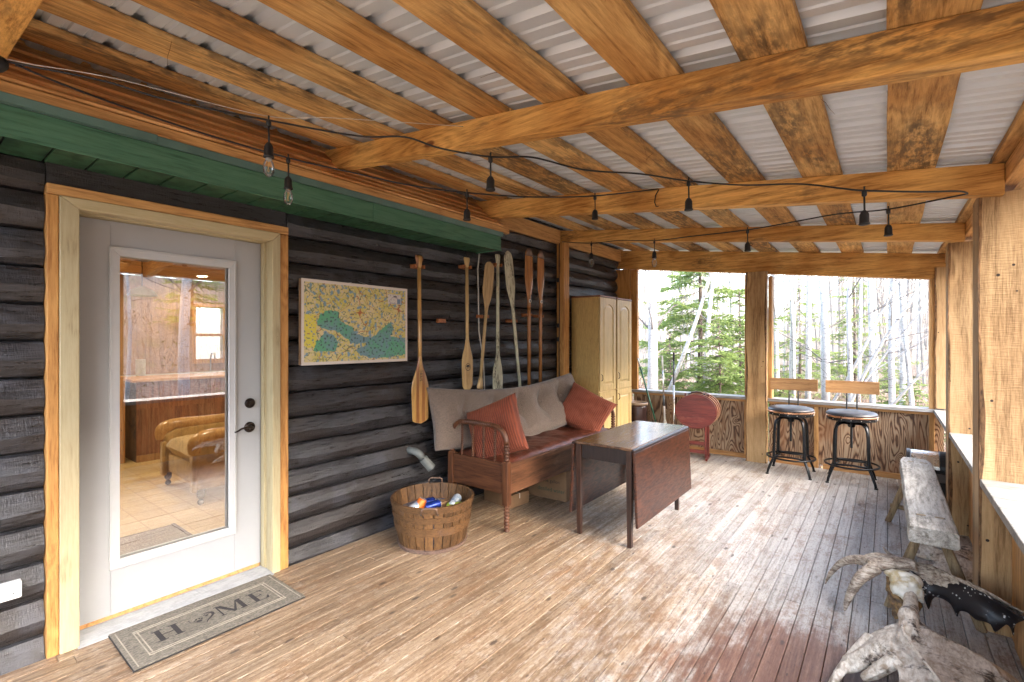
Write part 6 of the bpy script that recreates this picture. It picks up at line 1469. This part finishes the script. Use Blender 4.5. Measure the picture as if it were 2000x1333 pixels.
def spruce(label, x, y, h, wid, seed, dens=1.0, z_from=.12):
    rg = random.Random(seed); z0 = gz(x, y) - .05; t = thing('spruce_tree', label, 'tree', (x, y, z0), 0, 'spruces beyond the far openings')
    MB().tube([(0, 0, 0), (.03, .02, h*.4), (0, .03, h)], [.035 * h * .45, .02 * h * .4, .006], 8).obj('trunk', M['spruce_bark'], t, smooth=True)
    nb = MB(); st_ = MB(); z = h * z_from
    while z < h * .98:
        f = z / h; Lb = wid * (1.08 - f) ** .85 * rg.uniform(.8, 1.1); nn = rg.randint(3, 5); a0 = rg.uniform(0, 6.28)
        for k in range(nn):
            a = a0 + 6.283 * k / nn + rg.uniform(-.3, .3); L = Lb * rg.uniform(.45, 1.2); zo = rg.uniform(-.16, .16); dr_ = rg.uniform(.1, .45); pts = []
            for q in range(7):
                s_ = q / 6; pts.append(Vector((math.cos(a) * L * s_, math.sin(a) * L * s_, z + zo - dr_ * L * s_ + .22 * L * s_ * s_ + rg.uniform(-.01, .01))))
            st_.tube(pts, [.012 * (1 - .85 * q / 6) for q in range(7)], 3, cap=False)
            side = Vector((-math.sin(a), math.cos(a), 0)); m = int(L * 20 * dens)
            for q in range(m):
                s_ = (q + rg.random()) / m; s_ = .12 + .88 * s_; i_ = min(5, int(s_ * 6)); p = pts[i_].lerp(pts[i_ + 1], s_ * 6 - i_)
                for sg in (-1, 1):
                    tl = min(.62, L * .42) * (1.15 - s_) * rg.uniform(.6, 1.1) + .05; td = (side * sg + (pts[6] - pts[0]).normalized() * rg.uniform(.4, 1.0) + Vector((0, 0, rg.uniform(-.55, .15)))).normalized()
                    # a twig of needles: several short blades fanned along it
                    for w_ in range(max(2, int(tl / .045))):
                        c_ = p + td * tl * (w_ + .5) / max(2, int(tl / .045)); nd = (td + Vector((rg.uniform(-1, 1), rg.uniform(-1, 1), rg.uniform(-1, 1))) * .55).normalized()
                        sd_ = nd.cross(Vector((rg.uniform(-1, 1), rg.uniform(-1, 1), rg.uniform(-.3, 1)))).normalized() * rg.uniform(.008, .014); ln = rg.uniform(.04, .075)
                        nb.add([c_ - nd * ln - sd_ * .3, c_ + sd_, c_ + nd * ln, c_ - sd_], [(0, 1, 2, 3)])
        z += h * rg.uniform(.036, .056) * (1.1 - .4 * f)
    st_.obj('branches', M['spruce_bark'], t, fix=False)['kind'] = 'stuff'; nb.obj('crown', M['needles'], t, fix=False); return t
def at(k, Y): return 3.05 + Y * k
# left far opening
birch('thick white birch at the left side of the left far opening', at(-.397, 9.2), 9.2, 8, .105, 1, nb=12, b0=.3, curve=.05, fork=(3.0, (.25, .1, 1), 2.2, .045))
birch('leaning birch crossing in front of the spruce in the left far opening', at(-.402, 9.6), 9.6, 5.2, .05, 2, lean=(.34, .02), nb=9, b0=.3, curve=.05)
spruce('bushy green spruce filling the left far opening', at(-.300, 10.8), 10.8, 5.6, 2.35, 3, 1.25)
spruce('young green spruce low behind the left sill', at(-.262, 9.4), 9.4, 2.4, 1.3, 4, 1.0, .05)
spruce('young green spruce at the right side of the left far opening', at(-.225, 10.4), 10.4, 3.1, 1.0, 5, .9, .06)
spruce('low green spruce by the leaning birch', at(-.36, 9.9), 9.9, 2.2, .9, 15, .8, .05)
birch('slim pale birch standing inside the spruce in the left far opening', at(-.283, 10.2), 10.2, 7, .052, 6, nb=8)
birch('slim birch right of the spruce in the left far opening', at(-.235, 11.6), 11.6, 8, .05, 7, nb=8)
# right far opening
birch('curved white birch left of centre in the right far opening', at(-.088, 10.0), 10.0, 8, .062, 8, curve=.16, nb=20, b0=.15)
birch('straight white birch right of centre in the right far opening', at(-.019, 11.5), 11.5, 9, .05, 9, curve=.06, nb=18)
birch('leaning white birch in the right half of the right far opening', at(.006, 9.8), 9.8, 8, .045, 10, lean=(.03, 0), curve=.14, nb=18)
birch('white birch beside the leaning one in the right far opening', at(.018, 12.5), 12.5, 9, .055, 21, curve=.08, nb=18)
birch('pale birch near the outer jamb of the right far opening', at(.036, 9.6), 9.6, 7, .034, 11, lean=(-.03, 0), curve=.12, nb=18)
birch('white birch just right of the middle post in the right far opening', at(-.160, 12.5), 12.5, 9, .058, 12, curve=.07, nb=18)
birch('second white birch right of the middle post', at(-.135, 11.0), 11.0, 8, .038, 13, curve=.10, nb=18)
birch('tall birch behind the first stool in the right far opening', at(-.112, 13.0), 13.0, 9, .06, 14, curve=.06, nb=18)
birch('forked thin birch in the middle of the right far opening', at(-.055, 9.0), 9.0, 5.5, .04, 16, lean=(.05, .0), nb=12, b0=.12, blen=1.2, fork=(1.2, (.6, .1, 1), 2.6, .022))
birch('thin arching sapling bending across the right far opening', at(-.10, 8.6), 8.6, 4.2, .028, 17, lean=(.42, .0), nb=10, b0=.1, blen=1.0)
birch('second thin arching sapling across the right far opening', at(-.14, 9.2), 9.2, 5.0, .026, 18, lean=(.50, .05), nb=10, b0=.1, blen=1.1)
birch('thin leaning sapling low in the right far opening', at(-.07, 8.4), 8.4, 3.6, .022, 19, lean=(.55, 0), nb=9, b0=.1)
for k, (kx, Y, h) in enumerate(((-.185, 12.2, 2.0), (-.155, 10.8, 1.4), (-.125, 17.5, 4.0), (.002, 12.8, 1.6), (.032, 11.6, 1.4), (-.045, 19.0, 4.5), (-.20, 13.5, 3.0))):
    spruce('small green spruce %s' % ['by the middle post in the right far opening', 'low behind the first stool', 'pale behind the tall birch in the right far opening', 'at the foot of the leaning birch', 'low by the outer jamb', 'tall and thin in the middle distance of the right far opening', 'half hidden by the middle post'][k], at(kx, Y), Y, h, h * .36 + .15, 30 + k, .7, .05)
# farther trees one can still tell apart
dr = random.Random(77)
for k in range(26):
    kx = -.41 + .46 * (k + dr.random()) / 26; Y = dr.uniform(14, 24)
    birch('one of the many slim pale trunks deep in the wood', at(kx, Y), Y, dr.uniform(9, 12), dr.uniform(.035, .065), 100 + k, curve=.1, nb=9, b0=.12, lev=1, group='slim trunks deep in the wood', blen=1.3)
# a wood that reads as one mass
def wood_mass(name, label, gen, nn, seed, tw=1.0):
    rg = random.Random(seed); mb = MB()
    for _ in range(nn):
        x, y = gen(rg); h = rg.uniform(7, 13); r = rg.uniform(.03, .085); z0 = gz(x, y); c_ = rg.uniform(-.5, .5)
        pts = [(x + c_ * f + .1 * math.sin(f * 5 + x), y, z0 + f * h) for f in (0, .25, .5, .75, 1)]; mb.tube(pts, [r, r*.85, r*.65, r*.4, r*.12], 4, cap=False)
        for _ in range(int(11 * tw)):
            f = rg.uniform(.08, .95); q = Vector((x + c_ * f, y, z0 + f * h)); a = rg.uniform(0, 6.28); L = rg.uniform(.6, 1.8)
            d = Vector((math.cos(a), math.sin(a), rg.uniform(.1, 1.2))).normalized(); m_ = q + d * L * .5 + Vector((0, 0, rg.uniform(-.1, .15))); e_ = q + d * L
            mb.tube([q, m_, e_], [r * .22, r * .15, .004], 3, cap=False)
            for _ in range(2):
                d2 = (d + Vector((rg.uniform(-1, 1), rg.uniform(-1, 1), rg.uniform(-.3, .9)))).normalized(); mb.tube([m_, m_ + d2 * L * .5], [r * .1 + .003, .003], 3, cap=False)
    return tag(mb.obj(name, M['twig_pale'], None, fix=False), label, 'wood', kind='stuff')
wood_mass('far_wood', 'leafless pale wood far beyond the far openings', lambda g: (lambda Y: (3.05 + Y * g.uniform(-.62, .22), Y))(g.uniform(22, 55)), 400, 5, 1.3)
wood_mass('side_wood', 'leafless wood beyond the outer side of the porch', lambda g: (g.uniform(14, 45), g.uniform(-22, 34)), 260, 6, .8)
wood_mass('rear_wood', 'leafless wood behind the cabin', lambda g: (g.uniform(-45, -13), g.uniform(-8, 32)), 150, 9, .7)
wood_mass('back_wood', 'leafless wood beyond the near end of the porch', lambda g: (g.uniform(-20, 25), g.uniform(-45, -14)), 120, 10, .6)
# undergrowth: bare shoots and brown stems on the forest floor
rg = random.Random(55); ub = MB(); gb = MB()
for _ in range(2600):
    if rg.random() < .62: Y = rg.uniform(7.6, 17); x = 3.05 + Y * rg.uniform(-.46, .12); y = Y
    else: x = rg.uniform(5.5, 14); y = rg.uniform(-4, 11)
    z0 = gz(x, y); h = rg.uniform(.3, 1.25); d = Vector((rg.uniform(-.5, .5), rg.uniform(-.5, .5), 1)); p = Vector((x, y, z0)); m_ = p + d * h * .5; e_ = m_ + (d + Vector((rg.uniform(-.5, .5), rg.uniform(-.5, .5), -.1))) * h * .5
    ub.tube([p, m_, e_], [.006, .004, .002], 3, cap=False)
    for _ in range(2): ub.tube([m_, m_ + Vector((rg.uniform(-.4, .4), rg.uniform(-.4, .4), rg.uniform(.1, .5))) * h], [.003, .0015], 3, cap=False)
    if rg.random() < .35:
        for _ in range(9):
            c_ = p + Vector((rg.uniform(-.25, .25), rg.uniform(-.25, .25), rg.uniform(.03, h * .8))); a = Vector((rg.uniform(-1, 1), rg.uniform(-1, 1), rg.uniform(-.5, .8))).normalized() * rg.uniform(.03, .06); b = a.cross(Vector((rg.uniform(-1, 1), rg.uniform(-1, 1), 1))).normalized() * .02
            gb.add([c_ - a, c_ + b, c_ + a, c_ - b], [(0, 1, 2, 3)])
tag(ub.obj('undergrowth', plain('brown_shoots', (.20, .13, .095), .9, var=.2, nscale=2), None, fix=False), 'bare brown undergrowth on the forest floor', 'undergrowth', kind='stuff')
tag(gb.obj('ground_leaves', plain('leaf_bits', (.115, .145, .04), .8, var=.3, nscale=1.2, col2=(.26, .15, .08)), None, fix=False), 'small green and brown leaves in the undergrowth', 'leaves', kind='stuff')
# a few birches on the outer side, mirrored in the door glass
for k, (x, y, h, r) in enumerate(((8.2, 3.76, 9, .10), (9.5, 2.9, 8, .045), (10.5, 7.5, 9, .08), (8.8, 8.4, 8, .05), (7.6, 2.6, 6, .035), (11.0, .5, 9, .10), (9.0, -3.5, 9, .1))):
    birch('birch outside the outer openings, %s' % ['the white trunk mirrored in the middle of the door glass', 'thin one mirrored at the left of the door glass', 'second white trunk farther out', 'thin one farther along', 'small sapling near the porch', 'thick one level with the near end of the porch', 'one farthest toward the near end of the porch'][k], x, y, h, r, 60 + k, nb=10, curve=.14)
for k, (x, y, h) in enumerate(((12, 9, 5), (13, 5.5, 4), (12.5, 2.2, 4.5))):
    t = spruce('spruce outside the outer openings, %s' % ['far one', 'middle one', 'near one'][k], x, y, h, 1.4, 90 + k, .6, .05)
